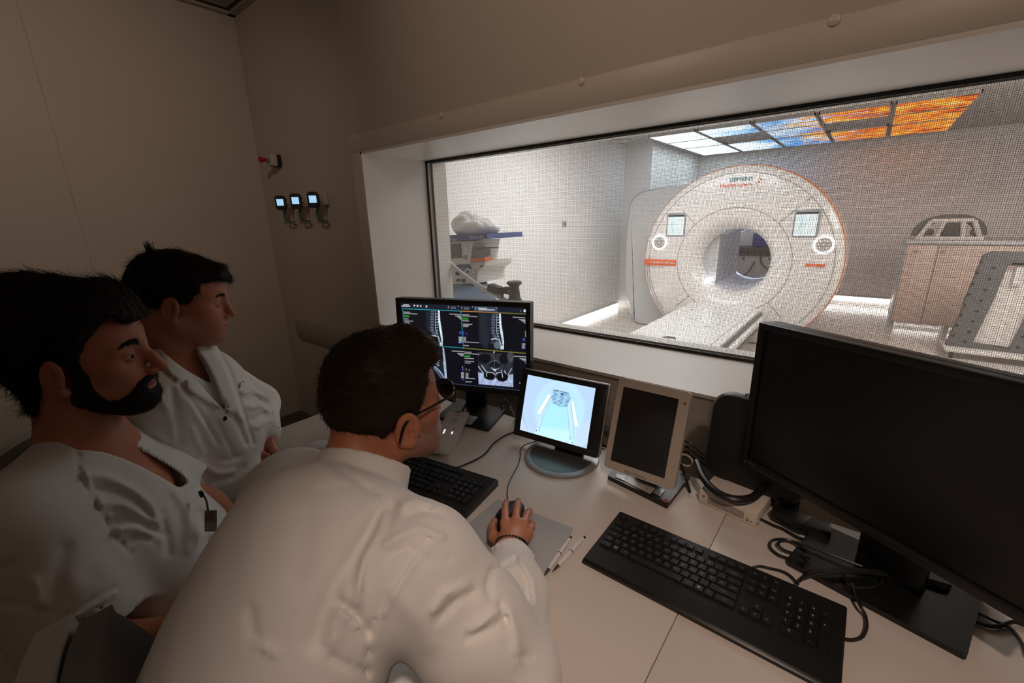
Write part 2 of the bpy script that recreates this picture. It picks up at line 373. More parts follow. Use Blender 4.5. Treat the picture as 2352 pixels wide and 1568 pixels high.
# picture ceiling
def sky_mat():
    m = bpy.data.materials.new('ceiling_picture'); m.use_nodes = True; nt = m.node_tree; L = nt.links; nt.nodes.clear()
    N = nt.nodes.new; out = N('ShaderNodeOutputMaterial'); em = N('ShaderNodeEmission'); tc = N('ShaderNodeTexCoord')
    mp = N('ShaderNodeMapping'); mp.inputs['Scale'].default_value = (1.3, 2.2, 1); L.new(tc.outputs['Object'], mp.inputs[0])
    n1 = N('ShaderNodeTexNoise'); n1.inputs['Scale'].default_value = 2.6; n1.inputs['Detail'].default_value = 9; n1.inputs['Roughness'].default_value = .72; L.new(mp.outputs[0], n1.inputs['Vector'])
    n2 = N('ShaderNodeTexNoise'); n2.inputs['Scale'].default_value = 1.6; n2.inputs['Detail'].default_value = 6; L.new(tc.outputs['Object'], n2.inputs['Vector'])
    leaf = N('ShaderNodeValToRGB'); e = leaf.color_ramp.elements
    e[0].position = .36; e[0].color = (.10, .03, .01, 1); e[1].position = .68; e[1].color = (1., .80, .45, 1)
    for p, c in ((.44, (.75, .10, .02, 1)), (.50, (.95, .25, .03, 1)), (.56, (1., .42, .05, 1)), (.62, (1., .58, .10, 1))): k = e.new(p); k.color = c
    L.new(n1.outputs['Fac'], leaf.inputs['Fac'])
    sky = N('ShaderNodeValToRGB'); e = sky.color_ramp.elements
    e[0].position = .40; e[0].color = (.10, .38, .90, 1); e[1].position = .60; e[1].color = (.85, .95, 1., 1); L.new(n2.outputs['Fac'], sky.inputs['Fac'])
    sx = N('ShaderNodeSeparateXYZ'); L.new(tc.outputs['Object'], sx.inputs[0])
    mr = N('ShaderNodeMapRange'); mr.inputs['From Min'].default_value = -1.9; mr.inputs['From Max'].default_value = .5; mr.inputs['To Min'].default_value = -.28; mr.inputs['To Max'].default_value = .30; L.new(sx.outputs['X'], mr.inputs['Value'])
    ad = N('ShaderNodeMath'); ad.operation = 'ADD'; L.new(n1.outputs['Fac'], ad.inputs[0]); L.new(mr.outputs[0], ad.inputs[1])
    st = N('ShaderNodeMapRange'); st.inputs['From Min'].default_value = .47; st.inputs['From Max'].default_value = .53; L.new(ad.outputs[0], st.inputs['Value'])
    mx = N('ShaderNodeMix'); mx.data_type = 'RGBA'; L.new(st.outputs[0], mx.inputs['Factor']); L.new(sky.outputs[0], mx.inputs['A']); L.new(leaf.outputs[0], mx.inputs['B'])
    lf = N('ShaderNodeMapRange'); lf.inputs['From Min'].default_value = -2.1; lf.inputs['From Max'].default_value = -1.3; lf.inputs['To Min'].default_value = 1.; lf.inputs['To Max'].default_value = 0.; L.new(sx.outputs['X'], lf.inputs['Value'])
    m2 = N('ShaderNodeMix'); m2.data_type = 'RGBA'; L.new(lf.outputs[0], m2.inputs['Factor']); L.new(mx.outputs['Result'], m2.inputs['A']); m2.inputs['B'].default_value = (.80, .95, 1, 1)
    s2 = N('ShaderNodeMapRange'); s2.inputs['From Min'].default_value = -2.2; s2.inputs['From Max'].default_value = -1.2; s2.inputs['To Min'].default_value = 4.5; s2.inputs['To Max'].default_value = 1.55; L.new(sx.outputs['X'], s2.inputs['Value'])
    L.new(m2.outputs['Result'], em.inputs['Color']); L.new(s2.outputs[0], em.inputs['Strength']); L.new(em.outputs[0], out.inputs[0]); return m
skym = sky_mat(); pf = mat('panel_frame', (.55, .53, .5), .6)
rows = ((6.1, 6.78), (6.81, 7.53), (7.56, 8.62)); words_r = ('nearest', 'middle', 'far')
colw = ('orange leaf picture at the right end of the ceiling', 'yellow leaf picture second from the right on the ceiling', 'blue sky picture with orange leaves mid ceiling', 'pale blue sky picture above the scanner', 'bright white sky picture at the left end of the ceiling')
for i, rr in enumerate(((0, 1, 2), (0, 2), (0, 1, 2), (0, 2), (0, 1, 2))):
    x1 = .61-.63*i; x0 = x1-.60
    for r in rr:
        y0, y1 = rows[r]
        t = thing('ceiling_light_panel', 'lit '+colw[i]+', '+words_r[r]+' row', 'light', ((x0+x1)/2, (y0+y1)/2, RZ-.03), group='lit picture panels in the scanner room ceiling')
        o = mesh_obj('diffuser', [(x0+.012, y0+.012, RZ-.028), (x0+.012, y1-.012, RZ-.028), (x1-.012, y1-.012, RZ-.028), (x1-.012, y0+.012, RZ-.028)], [[0, 1, 2, 3]], skym)
        o.parent = t; o.matrix_parent_inverse = FR[t.name].inverted(); FR[o.name] = Matrix.Identity(4)
        b = MB()
        for cx, cy, sx_, sy_ in (((x0+x1)/2, y0+.006, x1-x0, .012), ((x0+x1)/2, y1-.006, x1-x0, .012), (x0+.006, (y0+y1)/2, .012, y1-y0), (x1-.006, (y0+y1)/2, .012, y1-y0)): b.box((cx, cy, RZ-.016), (sx_, sy_, .03))
        b.build('frame', pf, t, True)
# round ceiling fitting near the left wall
p = onz(1425, 322, RZ); t = thing('ceiling_spotlight', 'small round spotlight in the scanner room ceiling near the left wall', 'light', (p[0], p[1], RZ-.02))
b = MB(); b.lathe([(.06, 0), (.11, -.004), (.115, -.012), (.10, -.016), (.07, -.01), (.065, 0)], (p[0], p[1], RZ), n=28); b.build('trim_ring', mat('spot_ring', (.8, .78, .75), .4), t, True)
b = MB(); b.lathe([(.001, -.004), (.066, -.004)], (p[0], p[1], RZ), n=20); b.build('lens', mat('spot_lens', (.05, .05, .05), .2), t, True)
# ------------------------------------------------------------------ the scanner
GX, GF, GZ = -1.19, 5.5, .93
gw = mat('scanner_white', (.80, .775, .755), .22, coat=.3); gs = mat('scanner_grey', (.52, .53, .54), .35); dk = mat('scanner_seam', (.33, .32, .31), .6)
org = mat('scanner_orange', (.80, .13, .03), .5); tealm = mat('logo_teal', (.0, .16, .17), .5); wht = mat('print_white', (.9, .9, .9), .5)
S = thing('mri_scanner', 'big round white magnetic scanner with a lit tunnel seen through the window', 'scanner', (GX, GF+.8, 0))
def clipz(mb, z=.012):
    mb.v = [(x, y, max(z, zz)) for x, y, zz in mb.v]; return mb
b = MB(); b.lathe([(.36, .34), (.365, .20), (.39, .10), (.44, .03), (.50, -.012), (.60, -.03), (.80, -.028), (.95, -.012), (1.02, .012), (1.045, .05)], (GX, GF, GZ), 'Y', 120); clipz(b).build('front_cover', gw, S, True, smooth=1.2)
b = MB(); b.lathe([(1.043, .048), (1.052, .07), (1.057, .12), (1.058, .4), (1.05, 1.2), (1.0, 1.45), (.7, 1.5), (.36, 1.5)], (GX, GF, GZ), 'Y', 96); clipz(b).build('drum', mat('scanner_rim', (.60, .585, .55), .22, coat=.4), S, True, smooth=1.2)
b = MB(); b.lathe([(1.040, .040), (1.046, .047), (1.050, .058), (1.049, .066)], (GX, GF, GZ), 'Y', 96); clipz(b).build('rim_stripe', mat('rim_orange', (.78, .22, .07), .4), S, True, smooth=1.2)
b = MB(); P = [(GX-.2, GZ+1.02), (GX-.62, 1.86), (GX-1.27, 1.78), (GX-1.40, 1.66), (GX-1.44, 1.2), (GX-1.42, .5), (GX-1.30, .08), (GX-1.22, .015), (GX-.2, .015)]
pp = rounded(P[1:], .06, 5); pp = np.vstack([[P[0]], pp])
k = len(pp); V = [(x, GF+.26, z) for x, z in pp]+[(GX+(x-GX)*1.0, GF+.20+.08*0+.22, z) for x, z in pp]+[(x, GF+1.35, z) for x, z in pp]
V[:k] = [(GX+(x-GX)*.965, GF+.22, GZ+(z-GZ)*.97 if z > .1 else z) for x, z in pp]; V[k:2*k] = [(x, GF+.30, z) for x, z in pp]
b.add(V, [[r*k+i, r*k+(i+1) % k, (r+1)*k+(i+1) % k, (r+1)*k+i] for r in (0, 1) for i in range(k)]+[list(range(k))[::-1], list(range(2*k, 3*k))])
b.build('side_cover', gs, S, True, smooth=.5)
b = MB(); b.lathe([(.36, .34), (.355, .5), (.355, 1.3), (.36, 1.5)], (GX, GF, GZ), 'Y', 64); b.build('bore_liner', mat('bore_white', (.80, .82, .88), .3), S, True, smooth=1.2)
b = MB()
for r, a0, a1 in ((.965, -40, 220), (.60, 0, 360), (1.0, 185, 225)):
    A = np.radians(np.linspace(a0, a1, 90)); z = -.030 if r < .9 else (-.009 if r < .98 else -.003); pts = [(GX+r*math.cos(a), GF+z, GZ+r*math.sin(a)) for a in A if GZ+r*math.sin(a) > .03]; b.tube(pts, .0035, n=5)
for a in (45, 135, -45, -135):
    a = math.radians(a); b.tube([(GX+r*math.cos(a), GF-(.030 if r < .85 else .016), GZ+r*math.sin(a)) for r in np.linspace(.60, .955, 8) if GZ+r*math.sin(a) > .03], .0035, n=5)
b.build('cover_seam', dk, S, True)
b = MB()
for sx_ in (1,):
    A = [onx(1630, 631, GX-.28)]
b.box((GX-.245, GF+.62, GZ-.235), (.035, 1.1, .03), R=rotm(ry=.6)); b.build('bore_light', mat('bore_led', (1, 1, 1), .5, emit=(.92, .97, 1.), es=7.), S, True)
b = MB(); b.lathe([(.352, .0), (.352, .03)], (GX, GF+1.40, GZ), 'Y', 48); b.build('bore_ring_light', mat('bore_ring', (1, 1, 1), .5, emit=(.5, .62, 1.), es=3.), S, True)
for x, hh in ((-1.84, 0), (-.52, 1)):
    b = MB(); b.box((x, GF-.026, 1.35), (.225, .03, .27), bev=.012); f = b.build('touch_screen', mat('screen_bezel', (.30, .32, .33), .4), S, True)
    b = MB(); b.box((x, GF-.0425, 1.337), (.192, .003, .215)); b.build('display', mat('scanner_screen', (.5, .6, .6), .3, emit=(.78, .93, .95), es=1.), f, True)
    b = MB(); b.box((x, GF-.0425, 1.456), (.192, .003, .018)); b.build('title_bar', mat('screen_bar', (.02, .03, .04), .3), f, True)
    b = MB(); xx = x-.04; b.lathe([(.001, 0), (.011, 0)], (xx, GF-.0445, 1.415), 'Y', 12); b.box((xx, GF-.0445, 1.365), (.03, .001, .06)); b.box((xx-.009, GF-.0445, 1.29), (.011, .001, .09)); b.box((xx+.009, GF-.0445, 1.29), (.011, .001, .09)); b.build('patient_icon', mat('icon_blue', (.3, .5, .55), .5, emit=(.55, .74, .8), es=1.), f, True)
for x in (-2.03, -.34):
    b = MB(); b.lathe([(.070, -.03), (.072, -.04), (.092, -.04), (.094, -.03)], (x, GF, 1.14), 'Y', 40); r = b.build('control_ring', mat('ring_glow', (1, 1, 1), .4, emit=(1, 1, 1), es=1.6), S, True)
    b = MB(); b.lathe([(.001, -.034), (.06, -.034), (.069, -.028)], (x, GF, 1.14), 'Y', 32)
    b.build('control_pad', mat('pad_grey', (.42, .40, .39), .5), r, True)
    b = MB()
    for a in range(8): b.box((x+.045*math.cos(a*PI/4), GF-.036, 1.14+.045*math.sin(a*PI/4)), (.014, .006, .014), bev=.002)
    b.lathe([(.001, -.039), (.012, -.036)], (x, GF, 1.14), 'Y', 16); b.build('control_button', wht, r, True)
RF = rotm(rx=PI/2)
b = MB(); b.box((-2.005, GF-.028, .893), (.41, .012, .075), bev=.003, m=0); b.text('MAGNETOM Sola', .043, (-1.975, GF-.0355, .893), RF, 1); b.build('name_plate', [org, wht], S, True)
b = MB(); b.text('integrated technology', .016, (-2.03, GF-.03, .835), RF); b.build('small_print', dk, S, True)
b = MB(); b.box((-.385, GF-.03, .932), (.165, .008, .028), bev=.006, m=0); b.text('BioMatrix', .022, (-.385, GF-.0355, .931), RF, 1); b.build('label_plate', [org, mat('print_pink', (.95, .6, .5), .5)], S, True)
b = MB(); b.text('SIEMENS', .058, (GX+.01, GF-.027, 1.825), RF, 0, sx=1.1); b.text('Healthineers', .060, (GX-.035, GF-.027, 1.765), RF, 1, sx=1.08)
for dx, dz, r in ((.19, .0, .008), (.205, .028, .008), (.165, -.008, .006), (.215, -.005, .007), (.19, .045, .007), (.228, .02, .005), (.182, -.03, .006)): b.lathe([(.0001, -.002), (r, -.002)], (GX+dx, GF-.026, 1.785+dz), 'Y', 10, m=1)
b.build('lettering', [tealm, mat('logo_orange', (.78, .12, .05), .5)], S, True)
# patient table
T = thing('patient_table', 'long white patient table running out of the scanner towards the window', 'table', (GX, 4.3, 0))
tp = mat('table_white', (.74, .74, .73), .3, var=(6, .04)); tg = mat('table_grey', (.36, .36, .37), .5)
b = MB(); b.slab([(GX-.40, 3.02), (GX+.37, 3.02), (GX+.37, 5.52), (GX-.40, 5.52)], .36, .42, r=.06); b.slab([(GX-.34, 3.1), (GX+.31, 3.1), (GX+.31, 5.9), (GX-.34, 5.9)], .4195, .432, r=.04); b.build('table_top', tp, T, True)
b = MB(); b.box((GX+.385, 4.25, .375), (.012, 2.4, .03), bev=.003); b.box((GX+.44, 4.1, .30), (.02, 1.9, .02), bev=.004); b.build('side_rail', mat('rail_dark', (.08, .08, .085), .4), T, True)
b = MB(); b.box((GX+.41, 4.2, .34), (.05, 2.3, .05), bev=.01); b.build('side_skirt', tp, T, True)
b = MB(); b.box((GX, 4.6, .18), (.5, 1.5, .34), bev=.05); b.build('pedestal', tg, T, True)
p = onz(1543, 776, .432); b = MB(); A = np.linspace(0, PI, 14); b.slab([(p[0]-.02+.062*math.cos(a), p[1]-.03+.075*math.sin(a)) for a in A], .425, .4335); b.build('handle', mat('handle_dark', (.06, .06, .06), .5), T, True)
b = MB()
for x, y in ((GX-.1, 4.55), (GX+.12, 4.3), (GX-.22, 5.0)): b.box((x, y, .4325), (.07, .05, .002)); b.box((x+.06, y+.04, .4325), (.02, .02, .002))
b.build('table_marking', mat('marking_grey', (.5, .5, .5), .5), T, True)
# bench behind the scanner, seen through its tunnel
t = thing('wall_console', 'white console with a black top strip on the far wall, seen through the scanner tunnel', 'console', (-1.5, 8.6, 0))
b = MB(); b.box((-1.5, 8.62, .39), (1.3, .48, .76), bev=.01); b.build('body', mat('console_white', (.45, .43, .42), .5), t, True)
b = MB(); b.box((-1.5, 8.6, .84), (1.34, .5, .13), bev=.006); b.build('top_strip', mat('console_black', (.02, .02, .02), .5), t, True)
b = MB(); b.box((-1.62, 8.372, .72), (.03, .01, .03)); b.box((-1.22, 8.372, .72), (.03, .01, .03)); b.build('socket', mat('socket_black', (.03, .03, .03), .5), t, True)
b = MB(); b.tube([(-1.36, 8.36, .80), (-1.34, 8.34, .66), (-1.22, 8.3, .55), (-1.12, 8.3, .46)], .012, sm=6); b.tube([(-1.44, 8.36, .68), (-1.5, 8.32, .52), (-1.58, 8.3, .42)], .012, sm=6); b.build('cable', mat('cable_black', (.012, .012, .012), .5), t, True)
b = MB(); b.box((-1.35, 8.6, 1.02), (.36, .36, .23), bev=.02); tag(b.build('storage_box', mat('box_blue', (.02, .03, .20), .4), smooth=.6), 'dark blue box on the black topped console behind the scanner', 'box')
# cabinets along the far right
cab = mat('cabinet_wood', (.66, .50, .43), .4, var=(5, .05)); cabs = mat('cabinet_grey', (.55, .56, .57), .4)
K = thing('cabinet', 'beige two door cabinet standing in the scanner room under the helmet coil', 'cabinet', (.9, 7.5, 0))
b = MB(); b.box((.90, 7.51, .59), (1.06, .74, .96), bev=.004); b.box((.90, 7.5, 1.09), (1.08, .78, .05), bev=.006); b.build('body', cabs, K, True)
for x0, x1, kx in ((.385, .655, .475), (.665, 1.42, .70)):
    b = MB(); b.box(((x0+x1)/2, 7.13, .59), (x1-x0, .02, .93), bev=.003); d = b.build('door', cab, K, True)
    b = MB(); b.lathe([(.001, -.03), (.016, -.028), (.016, -.018), (.008, -.012), (.008, 0)], (kx, 7.12, .99), 'Y', 16); b.build('knob', mat('knob_steel', (.5, .48, .46), .3, .7), d, True)
for x in (.40, .9, 1.38):
    b = MB(); b.box((x, 7.5, .055), (.04, .6, .11)); b.build('leg', cabs, K, True)
b = MB(); b.box((.9, 7.55, .09), (.9, .03, .02)); b.build('plinth_light', ledm, K, True)
# helmet coil on the cabinet
H = thing('head_coil', 'grey helmet shaped head coil with a white open frame on the cabinet', 'coil', (.72, 7.35, 1.115))
gh = mat('coil_grey', (.12, .12, .125), .5); gwh = mat('coil_frame', (.66, .63, .60), .4)
A = np.linspace(PI*.02, PI*.98, 20)
for nm, r0, r1, y0, y1, m_ in (('shell', .24, .30, 7.20, 7.46, gh), ):
    pts = [(.72+r1*math.cos(a), 1.13+.27*math.sin(a)**.8) for a in A]+[(.72+r0*math.cos(a), 1.13+.21*math.sin(a)**.8) for a in A[::-1]]
    k = len(pts); b = MB(); V = [(x-.03, y0, z) for x, z in pts]+[(x+.05, y1, z) for x, z in pts]; n2_ = len(A)
    F = [[i, i+1, k+i+1, k+i] for i in range(k-1)]+[[k-1, 0, k, 2*k-1]]+[[i, i+1, k-2-i, k-1-i] for i in range(n2_-1)]+[[k+i, k+k-1-i, k+k-2-i, k+i+1] for i in range(n2_-1)]
    b.add(V, F); b.build(nm, m_, H, True)
b = MB()
for x0, z0, x1, z1 in ((.46, 1.13, .55, 1.33), (.98, 1.13, .90, 1.33), (.55, 1.33, .90, 1.33), (.62, 1.15, .66, 1.33), (.84, 1.15, .81, 1.33)): b.tube([(x0, 7.15, z0), (x1, 7.15, z1)], .024, n=8)
b.box((.72, 7.2, 1.135), (.58, .2, .04), bev=.01); b.build('frame', gwh, H, True)
b = MB(); b.box((.735, 7.17, 1.235), (.17, .03, .15), bev=.01); b.box((.55, 7.17, 1.2), (.08, .04, .07), bev=.02); b.box((.92, 7.17, 1.2), (.06, .04, .07), bev=.02); b.build('pad', mat('pad_dark', (.07, .065, .065), .7), H, True)
# big grey perforated coil on a trolley at the right edge
Q = thing('body_coil', 'tall grey perforated body coil with a white middle, right edge of the window', 'coil', (1.12, 6.15, 0))
gc = mat('perforated_grey', (.115, .115, .12), .6, var=(30, .15)); y = 6.15
b = MB(); out = [(.80, .10), (.86, .52), (.80+.05, .53), (.90, 1.02), (.96, 1.06), (1.62, 1.06), (1.62, .10)]; inn = [(.985, .16), (1.045, .60), (1.075, .93), (1.34, .93), (1.30, .60), (1.24, .13)]
def ringslab(o_, i_, y0, y1, b):
    b2 = bmesh.new()
    vo = [b2.verts.new((x, y0, z)) for x, z in o_]; vi = [b2.verts.new((x, y0, z)) for x, z in i_]
    eo = [b2.edges.new((vo[i-1], vo[i])) for i in range(len(vo))]; ei = [b2.edges.new((vi[i-1], vi[i])) for i in range(len(vi))]
    bmesh.ops.triangle_fill(b2, edges=eo+ei, use_beauty=True)
    r = bmesh.ops.extrude_face_region(b2, geom=list(b2.faces)); bmesh.ops.translate(b2, verts=[v for v in r['geom'] if isinstance(v, bmesh.types.BMVert)], vec=(0, y1-y0, 0))
    b2.verts.index_update(); b.add([v.co[:] for v in b2.verts], [[v.index for v in f.verts] for f in b2.faces]); b2.free()
ringslab(out, inn, y, y+.09, b); b.build('shell', gc, Q, True)
b = MB(); b.box((1.14, y+.05, .43), (.30, .03, .56), R=rotm(ry=.06)); b.box((1.16, y+.055, .80), (.25, .03, .20)); b.build('middle_panel', mat('coil_white', (.68, .64, .60), .5), Q, True)
b = MB(); b.box((1.20, y+.01, .95), (.22, .02, .03), bev=.006); b.box((1.16, y+.02, .84), (.06, .02, .2), bev=.006); b.tube([(1.22, y, .92), (1.30, y, .82), (1.29, y, .70)], .02, sm=6); b.build('buckle', gwh, Q, True)
b = MB()
for k in range(16):
    u = k/15; x = (.83+.06*u if k % 2 else .93+.06*u); z = .16+.8*u; b.lathe([(.001, -.002), (.014, -.002)], (x, y, z), 'Y', 10)
for k in range(6): b.lathe([(.001, -.002), (.014, -.002)], (1.29+.012*k, y, .16+.11*k), 'Y', 10); b.lathe([(.001, -.002), (.014, -.002)], (1.36+.012*k, y, .2+.11*k), 'Y', 10)
b.build('hole', mat('hole_dark', (.02, .02, .02), .8), Q, True)
b = MB(); b.box((1.2, y+.1, .085), (.84, .5, .03), bev=.01); b.build('base', gwh, Q, True)
for x, yy in ((.84, y-.1), (1.55, y-.1), (.84, y+.3), (1.55, y+.3)):
    b = MB(); b.lathe([(.001, -.015), (.034, -.015), (.034, .015), (.001, .015)], (x, yy, .034), 'X', 20); b.build('caster', gapm, Q, True)
# ------------------------------------------------------------------ anaesthesia machine at the left
A_ = thing('anaesthesia_machine', 'white and blue anaesthesia machine on the left behind the window', 'machine', (-2.55, 2.75, 0))
mw = mat('device_white', (.72, .71, .69), .4); mb_ = mat('device_blue', (.055, .085, .24), .4); mtop = mat('worktop_blue', (.10, .17, .26), .4); mg = mat('device_grey', (.17, .17, .18), .4); mo = mat('vaporizer_orange', (.85, .16, .05), .4)
yy = 2.62
def P2(x, y, Y=yy): return ony(x, y, Y)
def plate(pts, Y, th, b, m=0):
    """polygon given on the plane y=Y, extruded backwards by th"""
    P = [ony(px, py, Y) for px, py in pts]; k = len(P); V = [tuple(p) for p in P]+[(p[0], p[1]+th, p[2]) for p in P]
    b.add(V, [list(range(k)), list(range(k, 2*k))[::-1]]+[[i, (i+1) % k, k+(i+1) % k, k+i] for i in range(k)], m)
b = MB(); plate([(1015, 541), (1118, 537), (1120, 549), (1015, 556)], yy-.05, .45, b); b.build('top_shelf', mb_, A_, True)
b = MB(); pc = P2(1107, 544, yy-.052); pd = P2(1040, 549, yy-.052); b.text('Fabius MRI', .036, P2(1094, 545, yy-.053), RF); b.text('Dräger', .036, pd, RF); b.build('lettering', mat('print_pale', (.7, .75, .85), .5), A_, True)
b = MB(); plate([(1015, 556), (1086, 553), (1080, 606), (1015, 609)], yy, .34, b); b.build('monitor_case', mw, A_, True)
b = MB(); plate([(1018, 562), (1058, 559), (1060, 592), (1018, 595)], yy-.006, .008, b); b.build('display', mat('display_off', (.10, .10, .11), .25), A_, True)
b = MB(); k_ = P2(1069, 590, yy-.004); b.lathe([(.001, -.025), (.016, -.023), (.018, 0)], k_, 'Y', 18); b.build('dial', mat('dial_grey', (.45, .45, .46), .4), A_, True)
b = MB()
for r in range(4): b.box(P2(1064+3*0, 565+5*r, yy-.003), (.012, .006, .006)); b.box(P2(1074, 564+5*r, yy-.003), (.012, .006, .006))
b.build('button', mat('button_grey', (.5, .5, .5), .5), A_, True)
b = MB(); plate([(1020, 609), (1113, 600), (1113, 610), (1097, 624), (1096, 650), (1020, 655)], yy+.03, .36, b); b.build('body', mw, A_, True)
b = MB(); plate([(1084, 571), (1088, 570), (1109, 571), (1109, 573), (1090, 575), (1089, 593), (1083, 593)], yy-.02, .2, b); b.build('bracket', mg, A_, True)
b = MB(); plate([(1080, 596), (1086, 593), (1087, 600), (1080, 602)], yy-.03, .1, b); plate([(1100, 594), (1112, 592), (1113, 599), (1100, 601)], yy-.03, .1, b); b.build('vaporizer', mo, A_, True)
b = MB(); plate([(1040, 609), (1072, 605), (1077, 608), (1076, 614), (1044, 619)], yy+.022, .01, b); plate([(1058, 619), (1068, 616), (1067, 620), (1060, 622)], yy+.022, .01, b); b.build('control_panel', mb_, A_, True)
b = MB(); plate([(1046, 624), (1056, 623), (1056, 631), (1046, 632)], yy+.022, .01, b); plate([(1048, 641), (1055, 640), (1055, 645), (1048, 646)], yy+.022, .01, b); plate([(1061, 629), (1067, 628), (1067, 633), (1061, 634)], yy+.022, .01, b); plate([(1060, 641), (1067, 640), (1067, 647), (1060, 648)], yy+.022, .01, b); b.build('gauge_window', gapm, A_, True)
for px, py in ((1080, 614), (1106, 611), (1074, 624)):
    b = MB(); b.lathe([(.001, -.012), (.009, -.010), (.010, 0)], P2(px, py, yy+.026), 'Y', 12); b.build('knob', gapm, A_, True)
b = MB(); c_ = P2(1088, 624, yy+.026); b.lathe([(.001, -.003), (.022, -.003), (.024, 0)], c_, 'Y', 24, m=0); b.lathe([(.020, -.0035), (.026, -.0035)], c_, 'Y', 24, m=1); b.tube([c_+np.array([-.010, -.004, .010]), c_+np.array([.010, -.004, -.010])], .002, m=1, n=5); b.build('pressure_gauge', [wht, mat('gauge_red', (.4, .05, .05), .5)], A_, True)
b = MB(); a0 = onz(1030, 655, .93); b.slab([tuple(onz(x, y, .93)[:2]) for x, y in ((1028, 654), (1117, 643), (1128, 672), (1140, 686), (1028, 700))], .86, .93, r=.01); b.build('worktop', mtop, A_, True)
b = MB(); b.slab([tuple(onz(x, y, .932)[:2]) for x, y in ((1104, 661), (1126, 664), (1122, 671), (1108, 671))], .9305, .938); tag(b.build('instrument_tray', mat('tray_orange', (.78, .36, .10), .5)), 'small orange tray on the blue worktop of the machine', 'tray')
a1 = onz(1117, 643, .93); b = MB(); b.box((-2.62, 2.72, .46), (.52, .42, .78), bev=.02); b.build('drawer_unit', mw, A_, True)
for z in (.3, .5, .7):
    b = MB(); b.box((-2.62, 2.505, z), (.46, .02, .17), bev=.006); d = b.build('drawer', mw, A_, True); b = MB(); b.box((-2.62, 2.49, z+.05), (.2, .015, .02), bev=.004); b.build('handle', mg, d, True)
for x in (-2.85, -2.39):
    for y in (2.55, 2.9): b = MB(); b.lathe([(.001, -.02), (.035, -.02), (.035, .02), (.001, .02)], (x, y, .036), 'X', 16); b.build('caster', gapm, A_, True)
# plastic bag on the top shelf
fb = lambda p: smin(ell(p, (-2.62, 2.78, 1.40), (.23, .16, .085)), ell(p, (-2.72, 2.78, 1.45), (.13, .12, .09)), .04)+.008*wav(p, 45, 3)+.005*wav(p, 95, 4)
c_ = ony(1060, 532, 2.78); dz = 1.345-1.335
V, Qd = surface(fb, (-2.9, 2.58, 1.28), (-2.34, 2.98, 1.58), .012); V[:, 2] = np.maximum(V[:, 2], 1.343)
shelf_top = ony(1040, 540, 2.6)[2]
o = mesh_obj('plastic_bag', V, Qd, mat('bag_film', (.80, .80, .80), .25), smooth=4); tag(o, 'crumpled clear white plastic bag on the blue top shelf of the machine', 'bag')
# white hoses and black breathing system
b = MB()
for dy in (0, .014): b.tube([at(1030, 600+6*dy*100*.6, 2.9)+np.array([0, dy, 0]), at(1060, 626+4*dy*60, 2.88)+np.array([0, dy, 0]), at(1100, 655+3*dy*60, 2.84), at(1140, 674+dy*300, 2.8), at(1165, 690+dy*400, 2.78)], .013, n=8, sm=8)
tag(b.build('breathing_hose', mat('hose_white', (.70, .68, .66), .5)), 'pair of white breathing hoses hanging across the machine', 'hose')
U = thing('suction_unit', 'black suction unit with thin hoses right of the anaesthesia machine', 'device', (-2.05, 2.6, 0))
kb = mat('rubber_black', (.02, .02, .02), .5); e0 = at(1182, 690, 2.72)
b = MB(); b.lathe([(.001, .12), (.045, .12), (.05, .11), (.03, .09), (.036, .02), (.05, 0), (.055, -.10), (.04, -.14), (.001, -.14)], e0, n=24); b.build('canister', kb, U, True)
b = MB(); b.box(at(1137, 663, 2.74), (.09, .06, .05), R=rotm(ry=.2), bev=.01); b.build('connector', kb, U, True)
b = MB()
for k in range(4): b.tube([at(1145+3*k, 672+4*k, 2.74), at(1158, 661+4*k, 2.72), at(1175, 662+5*k, 2.71), at(1190, 672+4*k, 2.72), at(1196, 700, 2.74)], .006, n=6, sm=6)
b.build('hose', kb, U, True)
b = MB(); b.tube([(e0[0], e0[1], .03), tuple(e0+np.array([0, 0, -.1]))], .02); b.lathe([(.001, .0), (.16, .0), (.16, .02), (.03, .04)], (e0[0], e0[1], .005), n=20); b.build('stand', mg, U, True)
b = MB(); b.box(e0+np.array([.03, -.05, -.04]), (.04, .005, .03)); b.build('label', wht, U, True)
# little fixture on the left white wall
w = onx(1296, 514, -3.098); t = thing('wall_socket', 'tiny grey socket on the bare white left wall of the scanner room', 'socket', w); b = MB(); b.box(w, (.016, .10, .08), bev=.004); b.build('plate', mat('socket_grey', (.5, .5, .5), .5), t, True); b = MB(); b.box(w+np.array([.009, -.02, 0]), (.004, .02, .03)); b.box(w+np.array([.009, .02, 0]), (.004, .02, .03)); b.build('hole', gapm, t, True)
# ================================================================== CONTROL DESK
DZ = .74
desk = mat('desk_laminate', (.60, .535, .485), .42, var=(7, .03), bump=(300, .03, .0006)); dkb = mat('black_plastic', (.010, .0095, .009), .38); dkm = mat('black_matt', (.006, .006, .006), .6, spec=.3)
legm = mat('desk_leg', (.45, .44, .43), .4, .3); edgem = mat('desk_edge', (.66, .58, .52), .5)
SX = -.1727
def desk_top(name, x0, x1, lab):
    t = thing(name, lab, 'desk', ((x0+x1)/2, .81, 0))
    b = MB(); b.box(((x0+x1)/2, .808, DZ-.0125), (x1-x0, .724, .025), bev=.0016); b.build('desk_top', desk, t, True)
    for x in (x0+.09, x1-.09):
        b = MB(); b.box((x, .9, DZ-.06), (.05, .5, .06), bev=.004); b.box((x, .98, .36), (.05, .09, .66), bev=.006); b.box((x, .86, .02), (.06, .60, .035), bev=.008); b.build('leg', legm, t, True)
    b = MB(); b.box(((x0+x1)/2, 1.13, .53), (x1-x0-.2, .018, .32), bev=.002); b.build('modesty_panel', desk, t, True)
desk_top('desk', -1.60, SX-.0007, 'pale laminate desk holding the two lit monitors and the mouse pad')
